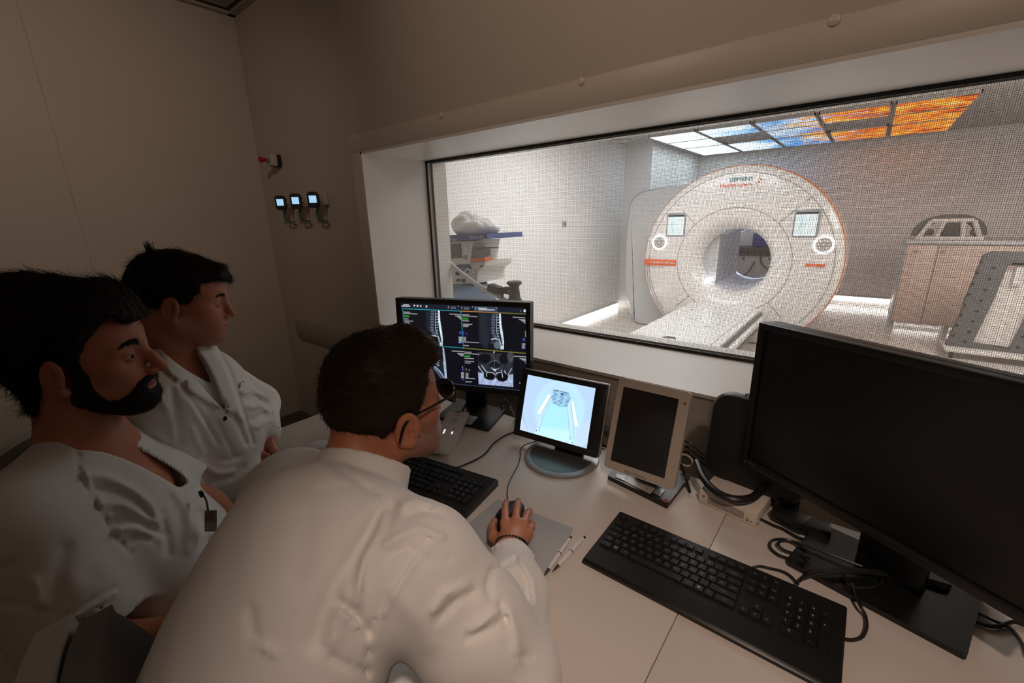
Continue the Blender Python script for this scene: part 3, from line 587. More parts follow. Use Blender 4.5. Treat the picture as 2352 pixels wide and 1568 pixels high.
desk_top('desk', SX+.0007, 1.35, 'pale laminate desk under the big dark monitor, right of the seam')
def pose_m(q): return rotm(rz=q[3], rx=-q[4]), np.array(q[:3])
def puv(q, x, y):
    """photo pixel -> (u,v) metres on the tilted plane of pose q"""
    R, c = pose_m(q); d = ray(x, y); n = R[:, 1]; t = (n @ (c-CAM))/(n @ d); p = CAM+t*d-c; return p @ R[:, 0], p @ R[:, 2]
class Art:
    """paints an image on a grid of points, sampled as vertex colours of a screen"""
    def __init__(s, q, rect, n, off, sc):
        R, c = pose_m(q); u0, u1, v0, v1 = rect; nu = n; nv = int(n*(v1-v0)/(u1-u0))
        U, Vv = np.meshgrid(np.linspace(u0, u1, nu+1), np.linspace(v0, v1, nv+1)); s.nu, s.nv = nu, nv
        s.P = np.stack([U.ravel(), np.zeros(U.size), Vv.ravel()], 1) @ R.T+c
        X, Y, _ = topx(s.P); s.x = ((X-off[0])*sc).astype(np.float32); s.y = ((Y-off[1])*sc).astype(np.float32); s.c = np.zeros((len(s.x), 3), np.float32)
    def fill(s, c): s.c[:] = lin(c)
    def mixm(s, m, c): m = np.clip(m, 0, 1)[:, None]; s.c = s.c*(1-m)+F32(lin(c))*m
    def poly(s, P, c, soft=4, a=1.): s.mixm(a*sstep(soft, -soft, polysd(s.x, s.y, P)), c)
    def line(s, P, c, w=4, soft=3, a=1.): s.mixm(a*sstep(w+soft, w-soft, linesd(s.x, s.y, P)), c)
    def ell(s, cx, cy, rx, ry, c, soft=.15, a=1.): s.mixm(a*sstep(1+soft, 1-soft, np.sqrt(((s.x-cx)/rx)**2+((s.y-cy)/ry)**2)), c)
    def bar(s, x, y, w, h, c, sl=.055): s.poly([(x, y), (x+w, y+sl*w), (x+w, y+h+sl*w), (x, y+h)], c, 4)
    def noise(s, P, amp, k, seed):
        m = sstep(6, -6, polysd(s.x, s.y, P)); q = np.stack([s.x, s.y, 0*s.x], 1); s.c *= (1+amp*m*wav(q, k, seed, 7))[:, None]; s.c = np.maximum(s.c, 0)
    def build(s, name, parent, m, q):
        i = np.arange(s.nu*s.nv); r, k = i//s.nu, i % s.nu; a = r*(s.nu+1)+k; Q = np.stack([a, a+1, a+s.nu+2, a+s.nu+1], 1)
        P = s.P-pose_m(q)[0][:, 1]*.0012
        return mesh_obj(name, P, Q, m, parent, world=True, cols=s.c)
def screen_mat(name, es): return mat(name, (.01, .01, .012), .25, emit=(1, 1, 1), es=es, attr='Col')
def mon_frame(q, w, h, dep, rect, b, bev=.006, lip=.003):
    """bezel ring with an opening for the screen, in world space"""
    R, c = pose_m(q); u0, u1, v0, v1 = rect
    for (x0, x1, z0, z1) in ((-w/2, w/2, v1, h/2), (-w/2, w/2, -h/2, v0), (-w/2, u0, v0, v1), (u1, w/2, v0, v1)):
        m_ = MB(); m_.box(((x0+x1)/2, .008, (z0+z1)/2), (x1-x0, .022, z1-z0), bev=.0012); m_.xf(R, c); b.add(m_.v, m_.f)
    m_ = MB(); m_.box((0, .018+dep/2, 0), (w, dep, h), bev=bev, seg=3); m_.xf(R, c); b.add(m_.v, m_.f)
    return b
# ---- left monitor ---------------------------------------------------
q1 = (-1.1451, 1.1028, 1.0064, .3688, .0422); w1, h1 = .545, .355
M1 = thing('monitor', 'black widescreen monitor showing grey spine scans, left on the desk', 'monitor', (-1.13, 1.12, DZ), .25)
c_ = [puv(q1, *p) for p in ((921, 697), (1212, 706), (1206, 898))]
r1 = (c_[0][0], (c_[1][0]+c_[2][0])/2, c_[2][1], (c_[0][1]+c_[1][1])/2)
R1, C1 = pose_m(q1)
mon_frame(q1, w1, h1, .03, r1, MB()).build('bezel', dkb, M1, True)
a = Art(q1, r1, 620, (900, 670), 6.0306); a.fill((11, 12, 22))
a.poly([(100, 140), (1900, 200), (1900, 312), (100, 226)], (26, 30, 44)); a.poly([(1140, 192), (1465, 208), (1465, 288), (1140, 266)], (58, 66, 86))
def spine(dx, dy, hh, wid=1.0):
    f = lambda P: [(p[0]+dx, p[1]+dy) for p in P]
    body = f([(470, 250), (660, 255), (690, 520), (705, 650), (703, 750), (480, 735)]); a.poly(body, (30, 34, 46), 20)
    a.poly(f([(640, 255), (664, 255), (672, 400), (692, 520), (708, 650), (704, 752), (655, 748), (688, 660), (664, 540), (646, 430)]), (214, 232, 240), 5)
    a.poly(f([(543, 258), (598, 258), (590, 400), (584, 520), (632, 600), (690, 690), (660, 700), (600, 640), (540, 540), (536, 400)]), (74, 82, 100), 5)
    for k in range(9):
        t = k/8; x = 541-4*t*(1-t)*4+(0 if t < .75 else (t-.75)*150); y = 285+t*300; a.line(f([(x-4, y), (x+50, y+(2 if t < .7 else 18))]), (18, 20, 28), 4)
        a.line(f([(x+2, y+16), (x+44, y+17)]), (98, 106, 124), 7, 6, .6)
    a.line(f([(606, 258), (598, 420), (602, 530), (650, 640), (688, 690)]), (16, 18, 24), 11, 4); a.line(f([(612, 258), (604, 420), (610, 530), (654, 632)]), (150, 164, 180), 4, 3)
    for k in range(8): y = 290+k*38; a.ell(628+dx+(0 if k < 6 else (k-5)*12), y+dy, 13, 14, (12, 13, 18)); a.line(f([(614, y+18), (640, y+12)]), (190, 205, 214), 4, 4, .8)
    a.line(f([(545, 612), (590, 600), (640, 628), (664, 676), (650, 716)]), (176, 190, 200), 9, 8); a.ell(612+dx, 662+dy, 34, 44, (8, 8, 12)); a.ell(560+dx, 690+dy, 40, 44, (62, 70, 86), .4); a.line(f([(620, 722), (672, 700), (690, 690)]), (150, 160, 172), 6, 6)
    a.noise(body, .28, .12, 5)
spine(0, 0, 0)
sp2 = lambda P: P
a.poly([(1205, 285), (1400, 290), (1400, 560), (1400, 790), (1320, 800), (1220, 700)], (36, 40, 50), 30); spine(846, 44, 0); a.ell(1385, 760, 60, 50, (18, 19, 24), .3); a.ell(1462, 735, 46, 52, (96, 104, 118), .3)
bl = [(548, 756), (718, 768), (764, 1210), (690, 1200), (560, 1050)]
a.poly(bl, (28, 31, 42), 16); a.poly([(704, 768), (722, 770), (748, 960), (766, 1200), (742, 1200), (716, 1010)], (168, 184, 204), 5); a.poly([(576, 762), (650, 766), (668, 900), (640, 1000), (590, 1000), (566, 900)], (66, 74, 92), 8)
for k in range(7): a.ell(606+(k % 2)*4, 800+k*36, 22, 13, (22, 24, 34)); a.line([(632, 790+k*36), (654, 806+k*36)], (206, 218, 228), 5); a.line([(584, 818+k*36), (628, 820+k*36)], (140, 152, 170), 4, 3, .7)
a.line([(600, 1040), (660, 1090), (730, 1190)], (150, 166, 186), 9, 8); a.line([(590, 1060), (650, 1130), (700, 1200)], (80, 90, 110), 12, 10); a.noise(bl, .35, .14, 9)
box4 = [(1196, 832), (1680, 862), (1682, 1316), (1206, 1276)]; a.poly(box4, (44, 47, 56), 3)
a.ell(1285, 925, 92, 66, (13, 14, 18), .2); a.ell(1555, 928, 66, 74, (15, 16, 20), .2); a.ell(1645, 900, 40, 70, (70, 74, 82), .4); a.ell(1425, 1010, 78, 58, (26, 28, 33), .1); a.line([(1350, 985), (1390, 955), (1450, 952), (1495, 985)], (96, 102, 112), 4, 4)
a.poly([(1196, 1112), (1262, 1126), (1300, 1190), (1360, 1222), (1405, 1220), (1440, 1186), (1480, 1232), (1540, 1246), (1592, 1226), (1622, 1146), (1682, 1140), (1682, 1316), (1207, 1276)], (164, 178, 212), 6)
a.ell(1352, 1160, 78, 56, (10, 11, 14), .12); a.ell(1532, 1178, 78, 62, (10, 11, 14), .12); a.poly([(1398, 1066), (1452, 1068), (1428, 1112)], (236, 240, 246), 5); a.line([(1425, 1100), (1425, 1190)], (60, 64, 74), 8)
for P in ([(1250, 1020), (1290, 1080), (1330, 1120)], [(1380, 1050), (1430, 1090), (1480, 1056)], [(1330, 1110), (1400, 1120), (1432, 1150), (1460, 1120), (1520, 1112)], [(1520, 1080), (1536, 1180)], [(1560, 1090), (1580, 1130)], [(1200, 1030), (1270, 1130)], [(1660, 1060), (1610, 1150)], [(1310, 1130), (1316, 1170)]): a.line(P, (196, 206, 222), 5, 5, .85)
a.line([(1408, 836), (1420, 1000), (1432, 1180)], (110, 112, 118), 2); a.line([(1208, 1236), (1440, 1250), (1680, 1270)], (110, 118, 142), 2); a.ell(1418, 832, 10, 9, (220, 222, 226)); a.noise(box4, .3, .1, 12)
for P, c in (([(152, 232), (958, 266)], (40, 150, 162)), ([(958, 266), (996, 778)], (36, 130, 142)), ([(190, 714), (996, 778)], (40, 140, 160)), ([(152, 232), (196, 714)], (30, 120, 132)), ([(958, 266), (1470, 288)], (196, 130, 58)), ([(1470, 288), (1872, 308)], (122, 118, 52)), ([(996, 778), (1872, 852)], (128, 126, 50)), ([(1872, 308), (1884, 850)], (120, 128, 140)), ([(1884, 850), (1886, 1000)], (110, 116, 130))): a.line(P, c, 5, 3)
a.line([(1002, 790), (1022, 1288)], (44, 44, 50), 2); a.line([(300, 1215), (1020, 1288), (1790, 1364)], (70, 78, 104), 3)
tx = (150, 152, 156)
for x, y, w_ in ((166, 272, 90), (166, 290, 190), (172, 366, 60), (178, 394, 120), (180, 412, 60), (180, 424, 74), (975, 308, 100), (978, 326, 205), (980, 392, 90), (985, 438, 130), (988, 454, 84), (990, 470, 70), (990, 640, 40), (1000, 686, 210), (1000, 736, 70), (1006, 826, 96), (1006, 846, 205), (1010, 912, 128), (1014, 952, 128), (1016, 976, 78), (1020, 1188, 132), (1020, 1236, 90), (190, 470, 18), (230, 512, 14)): a.bar(x, y, w_, 12, tx)
for x, y, w_ in ((800, 300, 155), (878, 326, 80), (908, 340, 50), (930, 356, 34), (945, 372, 20), (1676, 344, 170), (1760, 376, 90), (1790, 390, 60), (1810, 406, 40), (1830, 424, 22), (832, 812, 168), (910, 846, 90), (930, 862, 64), (955, 878, 40), (1690, 884, 172), (1772, 918, 92), (1800, 934, 64), (1828, 952, 40), (1850, 980, 20)): a.bar(x, y, w_, 11, (160, 162, 166))
for x, y, w_ in ((170, 322, 72), (974, 356, 88), (1006, 876, 80)): a.bar(x, y, w_, 24, (44, 140, 40))
for x, y, w_, h_ in ((936, 546, 30, 38), (980, 548, 22, 36), (1030, 568, 14, 24), (1812, 640, 34, 36), (972, 1058, 24, 30), (186, 490, 16, 24), (930, 690, 34, 26), (1800, 764, 50, 22), (968, 1200, 34, 18)): a.bar(x, y, w_, h_, (56, 66, 176))
for k in range(5): a.bar(926+8*(k % 2), 620+17*k, 56-6*(k % 3), 12, (176, 178, 182)); a.bar(996, 624+15*k, 34, 10, (140, 142, 148)); a.bar(962, 1110+17*k, 38, 11, (170, 172, 178)); a.bar(1026, 1120+15*k, 36, 10, (150, 152, 158)); a.bar(1804, 712+15*k, 48-3*k, 10, (150, 156, 160)); a.bar(1846, 540+18*k, 14, 12, (140, 150, 120))
for x, y in ((1026, 1060), (1066, 1070), (974, 1028)): a.bar(x, y, 12, 24, (130, 134, 140))
for x, y, r in ((315, 190, 11), (358, 194, 12), (402, 196, 11), (482, 202, 13), (1842, 262, 17), (1774, 1260, 6)): a.ell(x, y, r, r*1.1, (212, 216, 224), .3)
a.ell(482, 202, 6, 7, (26, 30, 44)); a.ell(402, 194, 5, 5, (26, 30, 44)); a.line([(1788, 250), (1788, 276)], (130, 132, 140), 3)
for x, y, w_ in ((160, 172, 80), (136, 190, 120), (812, 204, 80), (820, 222, 66), (1000, 212, 80), (1000, 230, 74), (1196, 218, 124), (1206, 238, 220)): a.bar(x, y, w_, 13, (196, 200, 210) if x < 300 or x > 1150 else (92, 98, 112), .03)
for x, y in ((784, 212), (972, 222), (1164, 228)): a.bar(x-5, y-18, 10, 34, (150, 154, 164)); 
for x, y in ((926, 198), (1118, 208), (1448, 222)): a.ell(x, y, 6, 7, (190, 194, 204))
for k, c in enumerate(((230, 180, 180), (214, 214, 214), (226, 226, 230), (200, 205, 214), (232, 232, 232), (236, 236, 240), (110, 136, 130), (206, 220, 226), (96, 110, 100), (220, 224, 230))): a.ell(1450+k*32.5, 1370+k*4.2, 10, 10, c, .5)
a.build('screen', M1, screen_mat('screen_spine', 1.), q1)
b = MB(); b.tube([C1+R1[:, 1]*.055-np.array([0, 0, .06]), (-1.130, 1.130, .86), (-1.128, 1.132, .755)], .0)
b = MB(); b.box((-1.140, 1.165, .87), (.085, .035, .24), R=rotm(rz=.33), bev=.006); b.build('neck', dkb, M1, True)
b = MB(); b.box((-1.163, 1.170, 1.0), (.11, .05, .12), R=rotm(rz=.37), bev=.008); b.build('hinge', dkb, M1, True)
fp = [onz(1121, 985, .752)[:2], onz(1163, 938, .752)[:2], onz(1052, 914, .752)[:2]]; fp.append(fp[0]+fp[2]-fp[1])
b = MB(); b.slab(fp[::-1] if False else fp, .7405, .751, r=.008); b.build('base', mat('base_black', (.008, .008, .008), .3), M1, True)
b = MB(); b.slab([onz(*p, .7522)[:2] for p in ((1075, 952), (1098, 957), (1081, 975), (1056, 971))], .7512, .7518); b.text('model 24  220V', .006, onz(1080, 962, .7522), rotm(rz=.3), 1, ext=.0001); b.build('label_sticker', [mat('sticker_grey', (.32, .30, .28), .6), mat('print_dark', (.08, .08, .08), .6)], M1, True, label='pale paper sticker')
b = MB(); b.tube([at(1150, 917, 1.42), at(1153, 930, 1.41), at(1154, 941, 1.41)], .006, n=7); tag(b.build('plug_cable', dkb), 'short black plug hanging down under the left monitor', 'cable')
b = MB(); b.tube([at(1158, 917, 1.43), at(1172, 934, 1.4), onz(1186, 958, .748), onz(1196, 975, .746)], .005, n=7, sm=6); tag(b.build('monitor_cable', dkb), 'black cable slanting from the left monitor to behind the small lit monitor', 'cable')
# ---- small lit monitor -------------------------------------------------
q2 = (-.6825, 1.0606, .8816, .0965, .3099); w2, h2 = .295, .222
M2 = thing('touch_monitor', 'small black monitor with a bright pale blue picture of the scanner table', 'monitor', (-.66, 1.04, DZ))
c_ = [puv(q2, *p) for p in ((1214, 859), (1369, 893), (1347, 1032), (1194, 984))]
r2 = ((c_[0][0]+c_[3][0])/2, (c_[1][0]+c_[2][0])/2, (c_[2][1]+c_[3][1])/2, (c_[0][1]+c_[1][1])/2)
mon_frame(q2, w2, h2, .022, r2, MB()).build('bezel', dkb, M2, True)
R2, C2 = pose_m(q2)
b = MB(); m_ = MB(); m_.box((0, .022, 0), (w2+.004, .008, h2+.004), bev=.003); m_.xf(R2, C2); b.add(m_.v, m_.f); b.build('rim', mat('rim_silver', (.50, .49, .48), .3, .5), M2, True)
a = Art(q2, r2, 320, (1180, 840), 6.0306); a.fill((190, 219, 250))
a.ell(640, 610, 340, 400, (196, 238, 255), .12); a.ell(640, 640, 290, 380, (186, 232, 255), .2, .7); a.ell(620, 330, 150, 80, (196, 226, 250), .4)
a.poly([(380, 640), (520, 430), (760, 480), (860, 840), (860, 1110), (330, 950)], (180, 240, 255), 20); a.poly([(380, 860), (840, 900), (870, 1160), (220, 960)], (206, 248, 255), 60)
a.poly([(80, 700), (230, 880), (330, 1200), (0, 1200)], (208, 226, 255), 20, .7); a.poly([(880, 850), (1160, 700), (1160, 1300), (820, 1200)], (206, 228, 255), 30, .7)
for P in ([(478, 392), (514, 412), (364, 684), (332, 640)], [(798, 488), (828, 488), (893, 828), (846, 842)]): a.poly(P, (248, 251, 255), 4)
for P in ([(366, 690), (520, 440), (536, 470), (400, 700), (340, 900), (320, 880)], [(740, 510), (776, 500), (830, 860), (830, 960), (800, 1040)]): a.poly(P, (206, 236, 246), 6)
for P in ([(366, 690), (516, 440)], [(530, 470), (410, 690), (356, 880)], [(796, 500), (832, 850), (836, 1020)], [(748, 510), (760, 800), (790, 1010)]): a.line(P, (140, 196, 220), 3)
dv = [(560, 325), (770, 380), (792, 450), (736, 562), (640, 558), (540, 508), (522, 430)]; a.poly(dv, (150, 196, 228), 6); a.noise(dv, .35, .16, 21); a.noise(dv, .3, .3, 22)
for k in range(9): x = 572+k*22; a.line([(x, 332+k*5.2), (x+12, 335+k*5.2)], (40, 60, 90), 4, 3)
a.ell(672, 390, 22, 12, (40, 90, 150)); a.line([(545, 512), (640, 558), (735, 562)], (120, 170, 200), 4); a.line([(556, 328), (560, 352)], (60, 80, 110), 4); a.ell(560, 462, 8, 6, (40, 70, 110)); a.ell(726, 508, 9, 6, (60, 110, 160)); a.line([(540, 430), (526, 440)], (60, 90, 120), 3)
for x, y in ((313, 892), (814, 1062)): a.ell(x, y, 8, 8, (50, 70, 90))
a.line([(122, 700), (160, 790), (200, 890)], (110, 140, 170), 2); a.line([(1010, 1085), (960, 1130)], (110, 140, 170), 2); a.line([(356, 850), (362, 920)], (120, 160, 180), 2); a.line([(782, 1020), (794, 990)], (100, 140, 160), 3)
a.build('screen', M2, screen_mat('screen_table', 1.05), q2)
bc = (onz(1204, 1040, .748)+onz(1372, 1058, .748))/2; rr = np.linalg.norm(onz(1204, 1040, .748)-onz(1372, 1058, .748))/2
bsil = mat('stand_silver', (.30, .29, .28), .35, .4)
b = MB(); b.lathe([(.001, 0), (rr, 0), (rr+.002, .003), (rr, .008), (rr-.012, .011), (.001, .0115)], (bc[0], bc[1]+.008, .7405), n=64); b.build('base', bsil, M2, True)
b = MB(); b.lathe([(rr-.016, .0), (.001, .0005)], (bc[0], bc[1]+.008, .7523), n=64); b.build('base_inlay', mat('stand_dark', (.06, .058, .055), .25), M2, True)
b = MB(); nb = np.array([bc[0]+.005, bc[1]+.035, .752]); b.box((bc[0]+.004, bc[1]+.052, .80), (.10, .035, .10), R=rotm(rx=-.2, rz=.09), bev=.012); b.build('neck', mat('neck_dark', (.05, .048, .045), .3), M2, True)
b = MB(); b.tube([onz(1374, 1021, .747), onz(1391, 1024, .747)], .004, n=7); tag(b.build('short_cable', dkb), 'short black cable between the small lit monitor and the beige tablet', 'cable')
# ---- beige tablet terminal -----------------------------------------------
q3 = (-.3935, 1.0515, .9027, .0073, .3144); w3, h3 = .2, .26; R3, C3 = pose_m(q3)
M3 = thing('tablet_terminal', 'beige framed upright tablet with a dark screen on a black foot', 'tablet', (-.39, 1.08, DZ))
bei = mat('tablet_beige', (.42, .355, .30), .45)
c_ = [puv(q3, *p) for p in ((1433, 887), (1561, 917), (1524, 1100), (1401, 1055))]
r3 = ((c_[0][0]+c_[3][0])/2, (c_[1][0]+c_[2][0])/2, (c_[2][1]+c_[3][1])/2, (c_[0][1]+c_[1][1])/2)
m_ = MB(); u0, u1, v0, v1 = r3
o_ = rounded([(-w3/2, -h3/2), (w3/2, -h3/2), (w3/2, h3/2), (-w3/2, h3/2)], .012, 5); i_ = [(u0, v0), (u1, v0), (u1, v1), (u0, v1)]
b2 = MB(); ringslab([(x, z) for x, z in o_], i_, 0, .018, b2); b2.xf(R3, C3); b2.build('bezel', bei, M3, True)
m_ = MB(); m_.box((0, .020, 0), (w3-.02, .012, h3-.02), bev=.004); m_.xf(R3, C3); m_.build('back_shell', bei, M3, True)
m_ = MB(); m_.box(((u0+u1)/2, .009, (v0+v1)/2), (u1-u0-.0005, .012, v1-v0-.0005)); m_.xf(R3, C3); m_.build('screen', mat('screen_off', (.016, .0155, .015), .18), M3, True)
uv = puv(q3, 1456, 1090)
m_ = MB(); m_.text('MEDTRON', .0115, (uv[0], -.0006, uv[1]), RF); m_.text('AG', .005, (uv[0]+.033, -.0006, uv[1]-.001), RF); m_.xf(R3, C3); m_.build('lettering', mat('print_brown', (.20, .165, .14), .5), M3, True)
uv = puv(q3, 1573, 927); m_ = MB(); m_.lathe([(.001, -.001), (.0028, -.001), (.003, 0)], (uv[0], 0, uv[1]), 'Y', 14); m_.xf(R3, C3); m_.build('sensor', gapm, M3, True)
fb_ = [onz(*p, .752)[:2] for p in ((1395, 1092), (1533, 1160), (1586, 1092))]; fb_.append(fb_[0]+fb_[2]-fb_[1])
b = MB(); b.slab(fb_, .7408, .7535, r=.006); b.build('foot', dkb, M3, True)
b = MB(); b.box((-.393, 1.10, .80), (.07, .02, .11), R=rotm(rx=-.5), bev=.004); b.build('bracket', dkb, M3, True)
b = MB(); b.slab([onz(*p, .7545)[:2] for p in ((1434, 1090), (1508, 1119), (1493, 1134), (1418, 1096))], .7537, .7548, m=0); b.slab([onz(*p, .756)[:2] for p in ((1509, 1118), (1528, 1124), (1516, 1140), (1501, 1131))], .7549, .7555, m=1); b.slab([onz(*p, .756)[:2] for p in ((1418, 1086), (1440, 1094), (1433, 1103), (1413, 1094))], .7549, .7555, m=1)
b.text('inject', .005, onz(1488, 1122, .756), rotm(rz=-.12), 2, ext=.0001)
b.build('clear_label', [mat('label_clear', (.30, .265, .235), .3), mat('tape_clear', (.16, .15, .14), .2), mat('print_dark', (.08, .08, .08), .6)], M3, True, label='strip of clear labels')
c0 = onz(1529, 1149, .7545); b = MB(); b.lathe([(.001, .0004), (.0082, .0004), (.0082, 0)], c0, n=24, m=0); b.lathe([(.0062, .0007), (.0078, .0007)], c0, n=24, m=1); b.box(c0+np.array([0, 0, .0008]), (.010, .0022, .0004), R=rotm(rz=.8), m=2); b.box(c0+np.array([0, 0, .0008]), (.010, .0022, .0004), R=rotm(rz=-.8), m=2); b.build('warning_sticker', [mat('sticker_pink', (.42, .26, .24), .5), mat('sticker_red', (.45, .03, .03), .5), gapm], M3, True, label='round red edged sticker with a dark cross')
# ---- big dark monitor --------------------------------------------------
q4 = (.0713, 1.0054, 1.0356, -.5093, .0); w4, h4 = .55, .37; R4, C4 = pose_m(q4)
M4 = thing('big_monitor', 'big black switched off monitor at the right end of the desk', 'monitor', (.11, 1.03, DZ), -.3)
r4 = (-w4/2+.016, w4/2-.016, -h4/2+.018, h4/2-.016)
mon_frame(q4, w4, h4, .034, r4, MB()).build('bezel', dkb, M4, True)
m_ = MB(); m_.box((0, .010, 0), (w4-.031, .012, h4-.033)); m_.xf(R4, C4); m_.build('screen', mat('screen_black', (.004, .004, .004), .32), M4, True)
m_ = MB(); m_.text('EIZO', .010, (-w4/2+.034, -.0035, -h4/2+.010), RF); m_.lathe([(.001, -.0035), (.0035, -.0035)], (-w4/2+.015, 0, -h4/2+.010), 'Y', 12); m_.xf(R4, C4); m_.build('logo', mat('logo_dim', (.09, .085, .08), .4), M4, True)
pb = [onz(1806, 1286, .752), onz(2222, 1506, .752), onz(2204, 1356, .752)]
b = MB(); e_ = pb[1]-pb[0]; dv_ = np.array([-e_[1], e_[0], 0])/np.linalg.norm(e_)*.19; b.slab([pb[0][:2], pb[1][:2], (pb[1]+dv_)[:2], (pb[0]+dv_)[:2]], .7408, .7515, r=.006); b.build('base', mat('base_black', (.008, .008, .008), .3), M4, True)
nc = (pb[0]+pb[1])/2+dv_*.62; b = MB(); b.box((nc[0]+.01, nc[1], .85), (.11, .035, .22), R=rotm(rz=-.25), bev=.006); b.build('neck', dkb, M4, True)
# ---- black vented unit on the white switch --------------------------------
B = thing('injector_display', 'black rounded vented unit standing on the white box left of the big monitor', 'device', (-.17, 1.13, .79))
qd = (-.145, 1.155, .895, -.12, .12); Rd, Cd = pose_m(qd)
m_ = MB(); pts = rounded([(-.118, -.125), (.12, -.125), (.12, .118), (-.118, .118)], .05, 8); k = len(pts)
V = [(x*.96, 0, z*.96) for x, z in pts]+[(x, .008, z) for x, z in pts]+[(x, .034, z) for x, z in pts]+[(x*.95, .040, z*.95) for x, z in pts]
m_.add(V, [list(range(k)), list(range(3*k, 4*k))[::-1]]+[[r*k+i, r*k+(i+1) % k, (r+1)*k+(i+1) % k, (r+1)*k+i][::-1] for r in range(3) for i in range(k)]); m_.xf(Rd, Cd); m_.build('housing', dkb, B, True)
m_ = MB(); m_.box((.02, .026, .117), (.15, .026, .006), bev=.002, m=0)
for k in range(16): m_.box((-.045+.0087*k, .026, .1195), (.0042, .022, .004), m=1)
m_.xf(Rd, Cd); m_.build('vent_grille', [mat('vent_grey', (.22, .22, .225), .4), gapm], B, True)
b = MB(); ring = [onz(x, y, .80) for x, y in ((1600, 1060), (1614, 1094), (1634, 1120), (1662, 1139), (1695, 1147), (1728, 1142), (1752, 1122))]; b.tube(ring, .0095, n=10, sm=6); b.build('foot_ring', dkb, B, True)
SWb = thing('network_switch', 'small white metal box with a perforated front under the black vented unit', 'switch', (-.17, 1.1, DZ))
fl_, fr_ = onz(1604, 1152, .7405), onz(1735, 1211, .7405); e_ = fr_-fl_; wl = np.linalg.norm(e_); ang = math.atan2(e_[1], e_[0]); Rs = rotm(rz=ang); hs = .036; dp = .115
cs = (fl_+fr_)/2+Rs[:, 1]*dp/2+np.array([0, 0, hs/2])
swm = mat('switch_white', (.62, .54, .47), .45)
b = MB(); b.box(cs, (wl, dp, hs), R=Rs, bev=.0012); b.build('case', swm, SWb, True)
b = MB()
for r in range(5):
    for k in range(21): b.add([(fl_+Rs[:, 0]*(wl*.17+.0042*k+(.0021 if r % 2 else 0)+.0016*math.cos(t)) + np.array([0, 0, .0095+.0042*r+.0016*math.sin(t)])-Rs[:, 1]*.0003) for t in np.arange(6)*PI/3], [[0, 1, 2, 3, 4, 5]])
b.build('vent_hole', gapm, SWb, True)
b = MB(); p_ = fl_+Rs[:, 0]*wl*.86-Rs[:, 1]*.0003; b.box(p_+np.array([0, 0, .014]), (.005, .0006, .003), R=Rs); b.box(p_+np.array([0, 0, .009]), (.005, .0006, .003), R=Rs); b.box(p_+Rs[:, 0]*.008+np.array([0, 0, .010]), (.003, .0006, .003), R=Rs); b.build('mark', mat('mark_brown', (.2, .13, .09), .5), SWb, True)
b = MB(); b.lathe([(.001, -.002), (.0025, -.002), (.0025, 0)], fl_+Rs[:, 0]*.012+np.array([0, 0, .024]), 'Y', 10); b.build('screw', mat('screw_dark', (.15, .12, .1), .4), SWb, True)
b = MB(); b.lathe([(.004, -.002), (.007, -.002), (.007, .002), (.004, .002), (.004, -.002)], fr_+Rs[:, 1]*.012+np.array([.001, 0, .010]), 'X', 14); b.build('lock_loop', mat('steel', (.5, .48, .45), .3, .8), SWb, True)
tp_ = cs+np.array([0, 0, hs/2+.0008]); b = MB(); b.lathe([(.001, .0004), (.052, .0004), (.054, 0)], tp_+np.array([.006, .004, 0]), n=40); o = b.build('disc_label', mat('disc_white', (.58, .52, .47), .4), SWb, True)
b = MB(); b.text('0', .016, tp_+np.array([-.012, -.03, .0008]), rotm(rz=-.3), ext=.0001); b.box(tp_+np.array([.012, -.036, .0007]), (.004, .006, .0003)); b.build('marking', gapm, SWb, True)
# ---- intercom ---------------------------------------------------------------
IC = thing('intercom', 'white slanted intercom box with two lit slider lines beside the spine scan monitor', 'intercom', onz(1030, 1000, DZ))
cA, cB, cC, cD = onz(989, 1040, .748), onz(1043, 1043, .748), onz(1072, 946, .775), onz(1022, 944, .775)
b = MB(); up = np.array([0, 0, 1.]); ex = (cB-cA); ex /= np.linalg.norm(ex); ey = ((cC+cD)/2-(cA+cB)/2); ey -= ex*(ey @ ex); ly = np.linalg.norm(ey); ey /= ly; nz = np.cross(ex, ey); Ri = np.stack([ex, ey, nz], 1); ci = (cA+cB+cC+cD)/4; wi = (np.linalg.norm(cB-cA)+np.linalg.norm(cC-cD))/2
icm = mat('intercom_white', (.60, .54, .50), .4)
m_ = MB(); m_.slab([(-wi/2, -ly/2), (wi/2, -ly/2), (wi/2, ly/2), (-wi/2, ly/2)], -.010, 0, r=.006); m_.xf(Ri, ci); m_.build('case', icm, IC, True)
m_ = MB(); m_.slab([(-wi/2+.012, -.02), (wi/2-.012, -.02), (wi/2-.012, ly/2-.004), (-wi/2+.012, ly/2-.004)], -.032, -.0101, r=.006); m_.xf(Ri, ci); m_.v = [(x, y, max(z, .7412)) for x, y, z in m_.v]; m_.build('foot', icm, IC, True)
m_ = MB(); m_.box((-.002, ly/2-.004, .001), (.022, .006, .003), bev=.001); m_.xf(Ri, ci); m_.build('call_lamp', mat('lamp_red', (.20, .01, .015), .3), IC, True)
m_ = MB()
for r in range(8):
    for k in range(8):
        x, y = (k-3.5)*.0034, (r-3.5)*.0034
        if x*x+y*y < .0135**2: m_.lathe([(.0001, .0004), (.0011, .0004)], (x-.001, y+ly*.26, 0), n=6)
m_.xf(Ri, ci); m_.build('speaker_hole', mat('hole_grey', (.22, .2, .185), .7), IC, True)
m_ = MB(); m_.text('SIEMENS', .0052, (-.002, ly*.40, .0003), m=0, ext=.0001); m_.xf(Ri, ci); m_.build('lettering', mat('print_teal', (.05, .06, .06), .5), IC, True)
